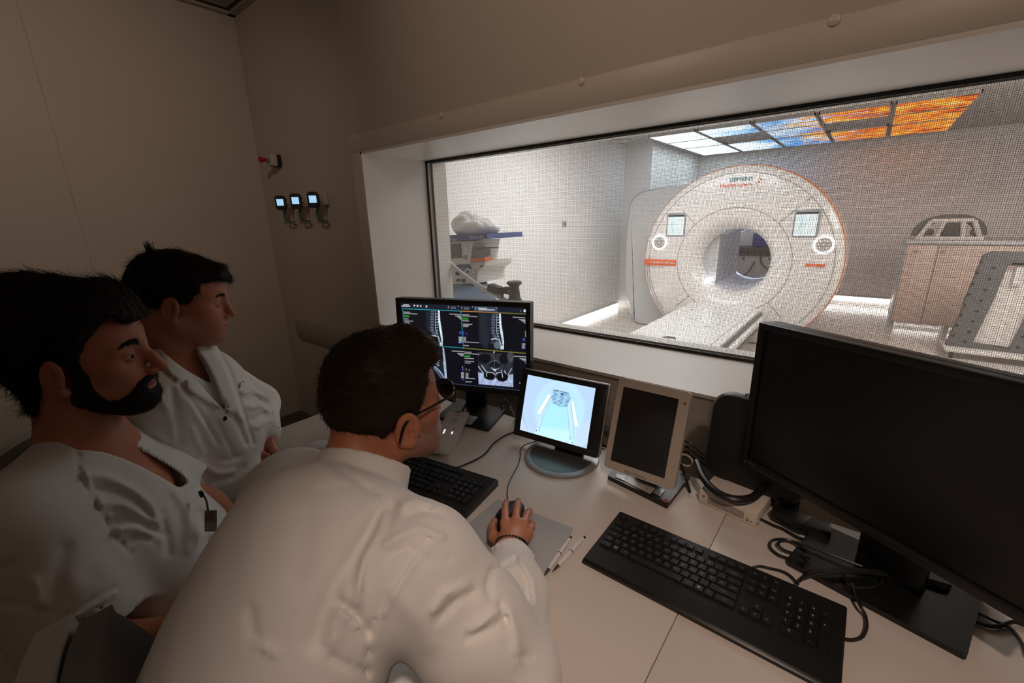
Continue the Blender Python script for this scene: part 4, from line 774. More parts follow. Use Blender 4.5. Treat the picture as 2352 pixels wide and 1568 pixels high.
for x in (-.018, .012):
    m_ = MB(); m_.box((x, .006, .0004), (.0016, .035, .0008)); f = m_.build('slider_slot', mat('slot_dark', (.1, .09, .08), .6), None, False) if False else None
    m_ = MB(); m_.box((x, .002, .0004), (.0014, .040, .0008)); m_.xf(Ri, ci); s_ = m_.build('slider_slot', mat('slot_dark', (.1, .09, .08), .6), IC, True)
    m_ = MB(); ln_ = .026 if x < 0 else .014; m_.box((x, -.018+ln_/2, .0010), (.0036, ln_, .0008), bev=.0003); m_.xf(Ri, ci); m_.build('slider_glow', mat('slider_led', (1, 1, 1), .4, emit=(1, 1, 1), es=1.6), s_, True)
m_ = MB(); m_.box((-.003, -ly/2+.014, .0003), (.0009, .026, .0006)); m_.box((wi/2-.006, -ly/2+.022, .0003), (.0009, .03, .0006)); m_.text('«)', .006, (-.02, -ly/2+.014, .0003), ext=.0001); m_.text('•)', .007, (.012, -ly/2+.014, .0003), ext=.0001); m_.xf(Ri, ci); m_.build('key_marking', mat('slot_dark', (.1, .09, .08), .6), IC, True)
b = MB(); b.tube([onz(1060, 944, .76), onz(1066, 932, .756), onz(1074, 924, .754), onz(1086, 922, .754)], .0025, n=6, sm=5); tag(b.build('intercom_cable', mat('cable_grey', (.12, .115, .11), .5)), 'thin grey cable from the intercom across the monitor foot', 'cable')
# ---- keyboards ------------------------------------------------------------------
kc = mat('keycap_black', (.0085, .0085, .0085), .42); kl = mat('key_legend', (.34, .33, .32), .6)
ROWS = [([1]*13+[2], '° 1 2 3 4 5 6 7 8 9 0 ß ´ Backspace'), ([1.5]+[1]*12+[1.5], 'Tab Q W E R T Y U I O P Ü + .'), ([1.75]+[1]*12+[1.25], 'Caps A S D F G H J K L Ö Ä # Enter'), ([1.25]+[1]*11+[2.75], 'Shift < Z X C V B N M , . - Shift'), ([1.5, 1, 1.25, 6, 1.25, 1, 1, 2], 'Ctrl win Alt _ Alt win = Ctrl')]
def keyboard(lab, tl, yaw, wk=.455, dk_=.187):
    t = thing('keyboard', lab, 'keyboard', (tl[0], tl[1], DZ), yaw); u = .0187; z0, z1 = .022, .012     # back / front heights of the wedge
    hz = lambda y: z1+(z0-z1)*(1+y/dk_)
    m_ = MB(); pr = [(0, 0), (-dk_, 0), (-dk_, z1*.55), (-dk_+.006, z1*.9), (-dk_+.045, hz(-dk_+.045)), (-.004, z0), (0, z0-.004)]; k = len(pr)
    V = [(x, y, z+.001) for x in (0, .003, wk-.003, wk) for y, z in [(p[0]*(1 if x in (.003, wk-.003) else 1), p[1]*(1 if x in (.003, wk-.003) else .82)) for p in pr]]
    m_.add(V, [[j*k+i, j*k+(i+1) % k, (j+1)*k+(i+1) % k, (j+1)*k+i] for j in range(3) for i in range(k)]+[list(range(k))[::-1], list(range(3*k, 4*k))]); m_.build('case', dkb, t, smooth=.5)
    def key(b, x, y, w, leg, d=u*.9, ls=None):
        z = hz(y-d/2)+.0008; e = .0014; zt = z+.0042; V = [(x, y-d, z), (x+w, y-d, z), (x+w, y, z), (x, y, z), (x+e, y-d+e, zt), (x+w-e, y-d+e, zt), (x+w-e, y-e*.8, zt), (x+e, y-e*.8, zt)]
        b.add(V, [[4, 5, 6, 7], [0, 1, 5, 4], [1, 2, 6, 5], [2, 3, 7, 6], [3, 0, 4, 7]])
        if leg == 'win':
            for i in (0, 1):
                for j in (0, 1): b.box((x+w*.35+.0030*i, y-d*.5+.0030*j, zt+.0001), (.0026, .0026, .0001), m=1)
        elif leg and leg != '_': b.text(leg, ls or (.0062 if len(leg) < 2 else .0034), (x+w*.42 if len(leg) < 2 else x+w*.5, y-d*.45, zt+.0001), m=1, ext=.00005)
    x0 = .011; b = MB(); y = -.016
    for k, lg in enumerate(['Esc']+['F%d' % i for i in range(1, 13)]): key(b, x0+u*(k if k == 0 else k+1+.5*((k-1)//4)), y, u*.88, lg, d=.0135)
    b.build('function_keys', [kc, kl], t, smooth=.4)
    b = MB()
    for r, (ws, lg) in enumerate(ROWS):
        x = x0
        for w, l in zip(ws, lg.split()): key(b, x, -.038-r*u, w*u-.0016, l); x += w*u
    b.build('letter_keys', [kc, kl], t, smooth=.4)
    b = MB(); xn = x0+15.3*u
    for k, l in enumerate(('Prt', 'Scr', 'Brk')): key(b, xn+k*u, y, u*.88, l, d=.0135)
    for r, ls in enumerate((('Ins', 'Home', 'PgUp'), ('Del', 'End', 'PgDn'))):
        for k, l in enumerate(ls): key(b, xn+k*u, -.038-r*u, u*.91, l)
    key(b, xn+u, -.038-3*u, u*.91, '↑')
    for k, l in enumerate('←↓→'): key(b, xn+k*u, -.038-4*u, u*.91, l)
    b.build('navigation_keys', [kc, kl], t, smooth=.4)
    b = MB(); xn = x0+18.75*u
    for r, ls in enumerate(('0/x-', '789+', '456+', '123.', '0 ,.')):
        for k, l in enumerate(ls):
            if l == ' ' or (r == 2 and k == 3) or (r == 4 and k == 3): continue
            w = 1 if not (r == 4 and k == 0) else 2; tall = (k == 3 and r in (1, 3)); key(b, xn+k*u, -.038-r*u, w*u-.0016, l, d=u*.9+(u if tall else 0), ls=.0085)
    b.build('number_pad', [kc, kl], t, smooth=.4)
    return t
pk = onz(1424, 1172, .762); keyboard('black keyboard with white letters beside the two white pens', (pk[0], pk[1]), .0)
pe = onz(1144, 1100, .762); yw = .17; keyboard('black keyboard lying half hidden behind the head of the man with glasses', (pe[0]-.455*math.cos(yw), pe[1]-.455*math.sin(yw)), yw)
def cable(name, pts, r, lab, m=None, z=None, sm=7, cat='cable'):
    b = MB(); P = [onz(x, y, zz) if zz is not None else None for x, y, zz in pts]; b.tube(P, r, n=8, sm=sm); return tag(b.build(name, m or dkb), lab, cat)
cable('keyboard_cable', [(1046, 1074, .756), (1062, 1069, .747), (1094, 1055, .745), (1116, 1040, .745), (1134, 1018, .745), (1160, 1000, .745), (1186, 990, .745)], .0026, 'black cable curving from the half hidden keyboard to the small lit monitor')
cable('mouse_cable', [(1167, 1150, .753), (1165, 1133, .748), (1168, 1112, .745), (1178, 1090, .744), (1190, 1068, .744), (1195, 1048, .744), (1195, 1034, .744), (1204, 1022, .746), (1222, 1016, .757), (1240, 1010, .757)], .0016, 'thin black mouse cable running up to the small lit monitor')
cable('keyboard_cable', [(1726, 1304, .752), (1745, 1300, .746), (1770, 1305, .746), (1795, 1311, .746), (1815, 1322, .746), (1834, 1342, .746)], .0026, 'black cable from the near keyboard to the cable bundle')
cable('loop_cable', [(1930, 1466, .745), (1958, 1469, .745), (1980, 1462, .745), (1990, 1440, .745), (1988, 1415, .746), (1978, 1395, .755), (1966, 1370, .757), (1958, 1340, .757)], .003, 'black cable looping out past the right corner of the near keyboard')
cable('coiled_cable', [(1850, 1292, .757), (1810, 1282, .746), (1785, 1272, .746), (1769, 1256, .746), (1774, 1241, .746), (1800, 1238, .747), (1830, 1248, .752), (1850, 1262, .756)], .003, 'outer loop of black cable left of the big monitor foot')
cable('coiled_cable', [(1862, 1282, .758), (1828, 1272, .750), (1800, 1262, .750), (1788, 1250, .752), (1798, 1240, .755), (1824, 1242, .757), (1900, 1270, .76), (1980, 1300, .76)], .0026, 'inner loop of black cable left of the big monitor foot')
Bd = thing('cable_bundle', 'tied bundle of black cables lying on the big monitor foot', 'cable bundle', onz(1990, 1330, .755))
for k in range(6):
    dx, dy = 3*k, 4*(k % 3); b = MB(); b.tube([onz(1832+dx, 1338-2*k, .756+.002*(k % 3)), onz(1845+dx, 1328-3*k, .760), onz(1900, 1314+dy-2*k, .762), onz(1980, 1310+dy-k, .762), onz(2060, 1318+dy, .760), onz(2130, 1330+dy, .758), onz(2186-dx, 1346+dy, .757)], .0022, n=7, sm=6); b.build('strand', dkb, Bd, True)
b = MB(); b.tube([onz(1938, 1320, .768), onz(1942, 1326, .770), onz(1944, 1334, .762)], .003, n=6); b.tube([onz(2088, 1322, .766), onz(2092, 1330, .768), onz(2094, 1338, .760)], .003, n=6); b.build('cable_tie', dkm, Bd, True)
cable('hanging_cable', [(1940, 1326, .758), (1948, 1342, .757), (1970, 1350, .757), (2000, 1350, .757), (2024, 1338, .758), (2026, 1326, .760)], .0026, 'black cable sagging in a small bow under the cable bundle')
cable('side_cable', [(2196, 1398, .745), (2240, 1406, .745), (2280, 1424, .745), (2320, 1442, .745), (2346, 1475, .745), (2360, 1510, .745)], .0026, 'thin black cable right of the big monitor foot, nearer the wall')
cable('side_cable', [(2200, 1414, .745), (2240, 1428, .745), (2275, 1438, .745), (2300, 1436, .745), (2330, 1428, .745), (2365, 1440, .745)], .0034, 'thick black cable crossing the thin one right of the big monitor foot')
cable('back_cable', [(1700, 1030, .86), (1730, 1070, .80), (1760, 1120, .757), (1785, 1160, .75), (1800, 1190, .75)], .003, 'black cable falling from the black vented unit to the power bricks')
for k, (x, y, s_, lab) in enumerate(((1815, 1190, (.07, .05, .032), 'black power brick on the desk behind the near keyboard, nearer the white box'), (1862, 1210, (.075, .045, .03), 'black power brick on the desk, close to the big monitor foot'), (1800, 1150, (.05, .06, .045), 'black plug block standing behind the power bricks'))):
    p = onz(x, y, DZ+s_[2]/2); b = MB(); b.box((p[0], p[1], DZ+s_[2]/2+.0006), s_, R=rotm(rz=-.3+.4*k), bev=.005); tag(b.build('power_brick', dkb), lab, 'power adapter')
cable('brick_cable', [(1745, 1190, .746), (1775, 1205, .746), (1800, 1215, .746), (1830, 1232, .748), (1850, 1240, .750)], .003, 'black cable between the white box and the power bricks')
cable('beige_cable', [(1560, 1046, .80), (1574, 1044, .795), (1588, 1054, .785), (1590, 1066, .775), (1580, 1070, .770), (1562, 1066, .77)], .0032, 'beige cable looping out behind the tablet', mat('cable_beige', (.42, .30, .22), .5))
for k, lab in enumerate(('upper black cable behind the beige tablet', 'middle black cable behind the beige tablet', 'lowest black cable behind the beige tablet')):
    cable('tablet_cable', [(1570, 1010+14*k, .82-.015*k), (1582, 1016+12*k, .81-.015*k), (1600, 1030+12*k, .80-.015*k), (1625, 1052+10*k, .79-.014*k), (1650, 1085+8*k, .784-.014*k)], .003, lab)
cable('stand_strut', [(1564, 1064, .80), (1574, 1095, .765), (1585, 1130, .746)], .004, 'thin black strut leaning behind the tablet foot', cat='strut')
# ---- pad, mouse, pens -------------------------------------------------------------------
b = MB(); b.slab([onz(*p, .742)[:2] for p in ((1142, 1146), (1318, 1213), (1246, 1326), (1048, 1226))][::-1], .7403, .7424, r=.008); tag(b.build('mouse_pad', mat('pad_grey_blue', (.40, .39, .40), .5, bump=(500, .05, .0003))), 'thin grey mouse pad under the hand', 'mouse pad')
mc = onz(1170, 1180, .757); Rm = rotm(rz=-.10+.28)
t = thing('mouse', 'black computer mouse held under the right hand', 'mouse', (mc[0], mc[1], .7424))
b = MB(); bm = bmesh.new(); bmesh.ops.create_uvsphere(bm, u_segments=24, v_segments=14, radius=1)
V = np.array([v.co[:] for v in bm.verts]); F = [[v.index for v in f.verts] for f in bm.faces]; bm.free()
V = np.sign(V)*np.abs(V)**.8*np.array([.030, .054, .019]); V[:, 2] = np.maximum(V[:, 2]+.010, 0.0006); b.add(V @ Rm.T+np.array([mc[0], mc[1], .7424]), F); b.build('shell', dkb, t, True, smooth=4)
b = MB(); b.lathe([(.001, -.003), (.008, -.003), (.008, .003), (.001, .003)], np.array([mc[0], mc[1], .7424])+Rm @ np.array([0, .034, .022]), 'X', 16, R=None); b.build('wheel', mat('wheel_grey', (.05, .05, .05), .5), t, True)
for (tx_, ty_), (bx, by), lab in (((1248, 1325), (1312, 1232), 'white ballpoint pen with steel tip, nearer the mouse pad'), ((1268, 1314), (1344, 1232), 'white ballpoint pen with steel tip, nearer the black keyboard')):
    p0, p1 = onz(tx_, ty_, .7455), onz(bx, by, .7455); d = p1-p0; L_ = np.linalg.norm(d); Rp = np.stack([np.cross([0, 0, 1.], d/L_)*-1, np.array([0, 0, 1.]), d/L_], 1); Rp[:, 0] = np.cross(Rp[:, 1], Rp[:, 2])
    t = thing('pen', lab, 'pen', p0, group='two white pens')
    for nm, pr, m_ in (('barrel', [(.0040, L_*.17), (.0050, L_*.3), (.0053, L_*.5), (.0052, L_*.56), (.0046, L_*.75), (.0040, L_*.93), (.003, L_*.935)], mat('pen_white', (.72, .68, .68), .3)), ('tip', [(.0004, 0), (.0010, L_*.03), (.0030, L_*.10), (.0041, L_*.17), (.001, L_*.171)], mat('pen_steel', (.32, .27, .24), .25, .9)), ('ring', [(.0053, L_*.535), (.0057, L_*.54), (.0057, L_*.55), (.0053, L_*.555)], mat('pen_steel', (.3, .27, .25), .25, .9)), ('push_button', [(.0030, L_*.93), (.0030, L_*.985), (.002, L_), (.0001, L_)], mat('pen_dark', (.05, .045, .045), .25, .6))):
        b = MB(); b.lathe(pr, (0, 0, 0), n=18); b.xf(Rp, p0+np.array([0, 0, .0005])); b.build(nm, m_, t, True)
# ================================================================== ON THE CONTROL ROOM WALL
t = thing('emergency_stop', 'red mushroom emergency stop button on a grey box on the wall', 'button', (-3.11, WY, 1.87))
b = MB(); b.box((-3.105, WY-.012, 1.868), (.074, .024, .074), bev=.004); b.build('back_box', dkb, t, True)
b = MB(); b.box((-3.105, WY-.043, 1.870), (.070, .040, .070), bev=.006); b.build('cover', mat('estop_grey', (.52, .48, .43), .45), t, True)
b = MB(); b.lathe([(.011, -.064), (.011, -.084), (.015, -.086)], (-3.105, WY, 1.870), 'Y', 20); b.build('collar', mat('collar_steel', (.3, .3, .29), .35, .6), t, True)
b = MB(); b.lathe([(.010, -.082), (.013, -.098), (.019, -.112), (.020, -.118), (.014, -.123), (.001, -.124)], (-3.105, WY, 1.870), 'Y', 24); b.build('mushroom_button', mat('estop_red', (.45, .02, .015), .4), t, True)
gl = mat('gauge_screen', (.3, .5, .7), .3, emit=(.42, .72, 1.), es=.85); gn = mat('cable_green', (.03, .10, .03), .5); brs = mat('brass', (.45, .36, .2), .35, .8)
labs = ('lit gas pressure gauge on the wall, nearest the room corner', 'lit gas pressure gauge on the wall, middle of the three', 'lit gas pressure gauge on the wall, nearest the window')
for k, (px, py) in enumerate(((655, 466), (690, 462), (730, 459))):
    c_ = ony(px, py, WY-.05); x, z = c_[0], c_[2]; t = thing('pressure_gauge', labs[k], 'gauge', (x, WY, z), group='lit pressure gauges under the emergency stop')
    b = MB(); b.box((x, WY-.016, z+.004), (.075, .032, .07), bev=.006); b.box((x+.02, WY-.033, z+.004), (.03, .006, .045), bev=.003); b.build('wall_housing', mat('gauge_white', (.50, .46, .41), .45), t, True)
    Rg = rotm(rz=.95); hc = np.array([x, WY-.078, z]); m_ = MB(); pts = rounded([(-.030, -.043), (.030, -.043), (.030, .043), (-.030, .043)], .02, 6); n_ = len(pts); V = [(u, -.016, v) for u, v in pts]+[(u*1.05, -.010, v*1.05) for u, v in pts]+[(u*1.05, .016, v*1.05) for u, v in pts]
    m_.add(V, [list(range(n_)), list(range(2*n_, 3*n_))[::-1]]+[[r*n_+i, r*n_+(i+1) % n_, (r+1)*n_+(i+1) % n_, (r+1)*n_+i][::-1] for r in (0, 1) for i in range(n_)]); m_.xf(Rg, hc); m_.build('display_case', dkb, t, True)
    m_ = MB(); m_.box((0, -.0165, .003), (.040, .002, .040)); m_.xf(Rg, hc); m_.build('display', gl, t, True)
    b = MB(); b.tube([(x, WY-.028, z), (x, WY-.066, z)], .011, n=12); b.build('coupling', mat('gauge_white', (.5, .46, .41), .45), t, True)
    b = MB(); b.tube([(x+.012, WY-.022, z-.028), (x+.012, WY-.024, z-.075)], .007, n=10); b.lathe([(.011, 0), (.011, .012)], (x+.012, WY-.023, z-.05), n=10, cap=True); b.build('valve', brs, t, True)
    b = MB(); b.tube([(x-.012, WY-.045, z-.03), (x-.018, WY-.06, z-.075), (x-.002, WY-.055, z-.112), (x+.02, WY-.03, z-.118), (x+.034, WY-.02, z-.122)], .0042, n=7, sm=6); b.tube([(x-.006, WY-.05, z-.03), (x-.004, WY-.06, z-.09), (x+.012, WY-.04, z-.125), (x+.03, WY-.01, z-.14)], .0042, n=7, sm=6); b.build('green_tube', gn, t, True)
# things on the floor in the corner
b = MB(); b.tube([onz(682, 995, .02), onz(700, 985, .03), onz(722, 972, .03), onz(745, 966, .02), onz(780, 965, .02)], .018, n=8, sm=6); tag(b.build('floor_cable', mat('cable_blue', (.008, .02, .05), .5)), 'dark blue cable lying on the floor in the room corner', 'cable')
b = MB(); b.tube([onz(672, 1000, .012), onz(690, 985, .012), onz(712, 977, .012), onz(750, 982, .012), onz(775, 986, .012)], .008, n=8, sm=6); tag(b.build('floor_cable', dkb), 'thin black cable on the floor in front of the dark blue one', 'cable')
# ================================================================== PEOPLE
def Rpose(q): return np.array(Matrix.Rotation(q[3], 3, 'Z') @ Matrix.Rotation(q[4], 3, 'Y') @ Matrix.Rotation(q[5], 3, 'X'))
def both(fn, p):   # mirror over y
    q = p.copy(); q[:, 1] = np.abs(q[:, 1]); return fn(q)
class Head:
    """head in its own frame: x forward, y left, z up, origin between the ear canals"""
    def __init__(s, q, sc, nose=1., jaw=1., fat=0., up=0., lid=.0040):
        s.o = np.array(q[:3]); s.M = Rpose(q); s.sc = sc; s.nose = nose; s.jaw = jaw; s.fat = fat; s.up = up; s.lid = lid
    def loc(s, p): return ((p-F32(s.o)) @ F32(s.M)/np.float32(s.sc)).astype(np.float32)
    def wor(s, v): return np.asarray(v) @ s.M.T*s.sc+s.o
    def skull(s, p):
        q = p.copy(); q[:, 1] = np.abs(q[:, 1])
        d = ell(q, (-.008, 0, .050), (.100, .076, .083)); d = smin(d, ell(q, (.036, 0, .045), (.053, .060, .055)), .03)
        d = smin(d, ell(q, (.035, 0, -.018), (.055, .060, .075)), .025)
        f = s.fat; d = smin(d, rc(q, (.000, .052+f, -.042), (.066, .018+f*.5, -.091+s.up), .018+f, .017), .035)
        d = smin(d, ell(q, (.062, 0, -.052), (.034, .040+f, .042)), .03)
        d = smin(d, sph(q, (.079*s.jaw, 0, -.091+s.up), .0175), .022)
        d = smin(d, sph(q, (.052, .046, -.004), .022+f*.4), .022)
        return d
    def face(s, p):
        q = p.copy(); q[:, 1] = np.abs(q[:, 1]); n = s.nose
        d = s.skull(p)
        d = smin(d, rc(q, (.087, .004, .034), (.066, .050, .030), .0105, .008), .012)              # brow ridge
        d = smax(d, -sph(q, (.0985, .034, .016), .0165), .014)                                       # eye socket
        d = smin(d, rc(q, (.088, 0, .026), (.101*n, 0, .002), .0085, .0090), .012)                    # nose
        d = smin(d, rc(q, (.100*n, 0, .004), (.1115*n, 0, -.019), .0090, .0108), .007)
        d = smin(d, ell(q, (.0985*n, .0120, -.0255), (.0120, .0072, .0075)), .006)
        d = smax(d, -ell(q, (.1045*n, .0065, -.0335), (.006, .0036, .004)), .003)                  # nostril
        e = sph(q, (.0742, .034, .0165), .0168); op = ell(q, (.088, .034, .0160), (.03, .0142, s.lid)); d = smin(d, smax(e, -op, .0015), .003)
        d = smax(d, -sph(q, (.0745, .034, .0165), .0132), .001)
        d = smin(d, ell(q, (.0925, 0, -.0470), (.0085, .022, .0058)), .006); d = smin(d, ell(q, (.0915, 0, -.0585), (.0090, .019, .0062)), .006)
        d = smax(d, -ell(q, (.101, 0, -.0525), (.0105, .026, .0011)), .002)
        d = smax(d, -ell(q, (.100, 0, -.0395), (.0035, .0022, .007)), .004)
        # ear
        a = math.radians(22); A = np.array([[math.cos(a), -math.sin(a), 0], [math.sin(a), math.cos(a), 0], [0, 0, 1]]) @ np.array(Matrix.Rotation(math.radians(-12), 3, 'Y'))
        A = np.stack([A @ np.array(v, float) for v in ((-1., 0, 0), (0, 1., 0), (0, 0, 1.))], 1); A[:, 0] *= -1
        Ae = np.array(Matrix.Rotation(math.radians(24), 3, 'Z') @ Matrix.Rotation(math.radians(10), 3, 'Y'))
        c = (-.013, .0800, -.003); e = ell(q, c, (.0215, .0075, .0335), Ae); w = (q-F32(c)) @ F32(Ae)
        e = smin(e, sph(q, (-.004, .0775, -.0325), .0088), .010)
        bowl = ell(w, (.0015, .0085, .001), (.0135, .0085, .0250)); e = smax(e, -bowl, .003)
        e = smin(e, rc(w, (-.006, .001, .012), (.000, .0015, -.014), .0032, .0034), .004); e = smin(e, sph(w, (.0125, .003, -.006), .0050), .004)
        e = smax(e, -sph(w, (.007, .005, -.004), .0055), .003)
        return smin(d, e, .006)
    def hairline(s, p, P, T, w=.010, cut=.004, nape=None):
        """hair volume: the skull pushed out by T(p) inside the side-view outline P, pulled under the skin outside"""
        sd = polysd(p[:, 0], p[:, 2], P); m = sstep(w, -w, sd); d = s.skull(p)+.030*sstep(.006, .030, sd)
        if nape: d = smin(d, rc(p, *nape), .03)
        return d-(T(p)*m-cut*(1-m))
SKIN = dict(base=(.50, .195, .108), red=(.46, .13, .075))
def skin_cols(H, V, stub=0., P=None, seed=0):
    p = H.loc(F32(V)); q = p.copy(); q[:, 1] = np.abs(q[:, 1]); c = np.tile(F32(SKIN['base']), (len(V), 1))
    inh = H.skull(p) < .03
    def blend(m, col, a): 
        m = (np.clip(m, 0, 1)*a*inh)[:, None]; c[:] = c*(1-m)+F32(col)*m
    blend(np.exp(-(np.linalg.norm(q-F32((.055, .042, -.012)), axis=1)/.03)**2), SKIN['red'], .45); blend(np.exp(-(np.linalg.norm(q-F32((.112, 0, -.02)), axis=1)/.016)**2), SKIN['red'], .55)
    blend(np.exp(-(np.linalg.norm(q-F32((-.01, .085, 0)), axis=1)/.025)**2), (.52, .17, .11), .5)
    lip = np.exp(-((q[:, 2]+.0525)/.0085)**4)*np.exp(-(q[:, 1]/.020)**4)*(q[:, 0] > .080); blend(lip, (.40, .13, .11), .75)
    blend(np.exp(-(np.linalg.norm((q-F32((.088, .034, .012)))/F32((.02, .020, .009)), axis=1))**2), (.34, .15, .11), .35)
    if stub:
        b = sstep(.02, -.01, polysd(q[:, 0], q[:, 2], [(.010, .0), (.022, -.005), (.045, -.040), (.080, -.036), (.12, -.04), (.12, -.13), (.0, -.12), (-.02, -.06)]))*(q[:, 2] < 0)
        g = .6+.4*np.random.default_rng(seed).random(len(V)); blend(b*g*(1-.8*np.clip(lip, 0, 1)), (.16, .11, .09), stub)
    return c*(1+.06*wav(F32(V), 90, seed+3)[:, None])
skinm = mat('skin', (.5, .26, .16), .48, attr='Col', sub=.10, spec=.35, bump=(420, .10, .0012))
hairm = {}
def hair_mat(n, col, r=.5): return mat('hair_'+n, col, r, spec=.22, var=(60, .35))
eyew = mat('eye_white', (.55, .50, .47), .2); iris = mat('eye_iris', (.06, .035, .02), .15); pup = mat('eye_pupil', (.005, .005, .005), .1)
def eyes(H, par, gaze=0.):
    for sy in (1, -1):
        b = MB(); prof = [(.0130*math.sin(t), -.0130*math.cos(t)) for t in np.linspace(0.0001, PI-.0001, 24)]; n0 = len(prof)
        pr = [(r, h) for r, h in prof]; b.lathe(pr, n=24, m=0)
        b.m = [0 if prof[i//24][1] > -.0120+.0 else (2 if prof[i//24][1] < -.01285+.0 else 1) for i in range(len(b.f))]
        b.m = [(2 if (prof[i//24][0] < .0026 and prof[i//24][1] < 0) else 1 if (prof[i//24][0] < .0062 and prof[i//24][1] < 0) else 0) for i in range(len(b.f))]
        R = np.array(Matrix.Rotation(gaze, 3, 'Z') @ Matrix.Rotation(PI/2, 3, 'Y') @ Matrix.Rotation(PI, 3, 'X')); b.xf(R)
        V = np.array(b.v); 
        if V[np.array(b.f[0])].mean(0)[0] < 0: V[:, 0] *= -1
        b.v = [tuple(v) for v in H.wor(V+np.array([.0745, .034*sy, .0165]))]; b.build('eye', [eyew, iris, pup], par, True, smooth=4)
def brows(H, par, m, th=.0042, n=240, up=0.):
    g = np.random.default_rng(5)
    for sy in (1, -1):
        Vs = []; Q = []
        C = np.array([(.0955, .010, .0335), (.0935, .022, .0385), (.0865, .036, .0405), (.0745, .050, .0345)]); C[:, 2] += up
        P = spline(C, 12); tt = np.linspace(0, 1, len(P))
        for k in range(n):
            t = g.random(); p = np.array([np.interp(t, tt, P[:, j]) for j in range(3)]); p[2] += g.normal()*th*.55*(1-.5*t); p[0] += .001
            d = np.array([-.35, .8, .32-.6*t])+g.normal(size=3)*.15; d /= np.linalg.norm(d); L = .009*(.7+.5*g.random()); s_ = np.cross(d, (1, 0, 0)); s_ /= np.linalg.norm(s_); o = len(Vs); r = .0003
            nrm = np.array([.9, .3, 0.])
            Vs += [p-s_*r, p+s_*r, p+d*L*.5+nrm*.0012+s_*r, p+d*L*.5+nrm*.0012-s_*r, p+d*L+nrm*.0004]; Q += [[o, o+1, o+2, o+3], [o+3, o+2, o+4, o+4]]
        Vs = np.array(Vs); Vs[:, 1] *= sy; F = [q if q[2] != q[3] else q[:3] for q in Q]
        mesh_obj('eyebrow', H.wor(Vs), F, m, par, world=True)
def near(px, py, P, w): return np.exp(-(linesd(px, py, P)/w)**2)
class Folds:
    """creases traced over the garment: (points, half width px, depth m), sign + ridge / - groove"""
    def __init__(s, org, sc): s.o = org; s.sc = sc; s.L = []
    def add(s, P, w, a): s.L.append(([(s.o[0]+x/s.sc, s.o[1]+y/s.sc) for x, y in P], w, a)); return s
    def __call__(s, p):
        x, y, z = topx(p.astype(np.float64)); x = x.astype(np.float32); y = y.astype(np.float32); d = np.zeros(len(p), np.float32); ok = z > .15
        for P, w, a in s.L: d += a*near(x, y, P, w)
        return d*ok
def inpoly(p, P, w=6):
    x, y, z = topx(p.astype(np.float64)); return sstep(w, -w, polysd(x.astype(np.float32), y.astype(np.float32), P))*(z > .15)
def carve(p, d, P, depth, zmax):
    """cut an opening with the outline P into a garment, to the given depth"""
    x, y, z = topx(p.astype(np.float64)); z = z.astype(np.float32); pr = polysd(x.astype(np.float32), y.astype(np.float32), P)*np.abs(z)/FOC
    return np.maximum(d, -np.maximum(np.maximum(pr, -(d+depth)), np.maximum(z-zmax, .2-z)))
def hand(p, wrist, knuck, fingers, thumb, sc=1., palm=.013):
    """palm from wrist to knuckles, five separate bent fingers"""
    d = None
    kn = [np.array(k, float) for k in knuck]; w = np.array(wrist, float)
    for i, k in enumerate(kn):
        a = w+(k-w)*.12+(kn[i]-np.mean(kn, 0))*.25; e = rc(p, a, k, palm*1.05*sc, palm*.80*sc); d = e if d is None else smin(d, e, .014)
    for k, f in zip(kn, fingers):
        pts = [k]+[np.array(v, float) for v in f]; r = [.0098, .0088, .0078, .0068]
        e = None
        for i in range(len(pts)-1): c = rc(p, pts[i], pts[i+1], r[i]*sc, r[i+1]*sc); e = c if e is None else smin(e, c, .003)
        d = smin(d, e, .006)
    pts = [np.array(v, float) for v in thumb]; r = [.015, .0115, .0098, .0080]; e = None
    for i in range(len(pts)-1): c = rc(p, pts[i], pts[i+1], r[i]*sc, r[i+1]*sc); e = c if e is None else smin(e, c, .004)
    return smin(d, e, .010)
def bbox(*pts, pad=.1):
    P = np.array([np.array(p, float) for p in pts]); return P.min(0)-pad, P.max(0)+pad
white = mat('coat_white', (.78, .735, .70), .85, sheen=.15, bump=(900, .12, .0008), var=(9, .02))
scrub = mat('scrub_white', (.70, .70, .70), .85, sheen=.1, bump=(900, .12, .0008)); trou = mat('trouser_white', (.72, .69, .66), .85)
shoe = mat('shoe_white', (.6, .58, .56), .6); dkb = MATS['black_plastic']
def legs(par, hips, knees, feet, m=trou, r=.085):
    b = MB()
    def fn(p):
        d = None
        for h, k, f in zip(hips, knees, feet):
            e = smin(rc(p, h, k, r, r*.78), rc(p, k, f, r*.74, r*.62), .04); d = e if d is None else smin(d, e, .03)
        d = smin(d, rc(p, hips[0], hips[1], .10, .10), .05)
        return d+.0035*wav(p, 60, 9)
    lo, hi = bbox(*hips, *knees, *feet, pad=.13); V, Q = surface(fn, lo, hi, .011); mesh_obj('trousers', V, Q, m, par, world=True, smooth=4)
    for f, k in zip(feet, knees):
        f = np.array(f); d = np.array([0, .11, 0.]); b = MB()
        sh = lambda p: smin(ell(p, f+d*.55+np.array([0, 0, -.04]), (.047, .13, .042)), rc(p, f+np.array([0, 0, .02]), f+np.array([0, 0, -.04]), .045, .042), .03)
        V, Q = surface(sh, f-np.array([.09, .1, .12]), f+np.array([.09, .24, .1]), .009); V[:, 2] = np.maximum(V[:, 2], .002); mesh_obj('shoe', V, Q, shoe, par, world=True, smooth=4)
def person(name, lab, o): return thing(name, lab, 'person', (o[0], o[1], 0))
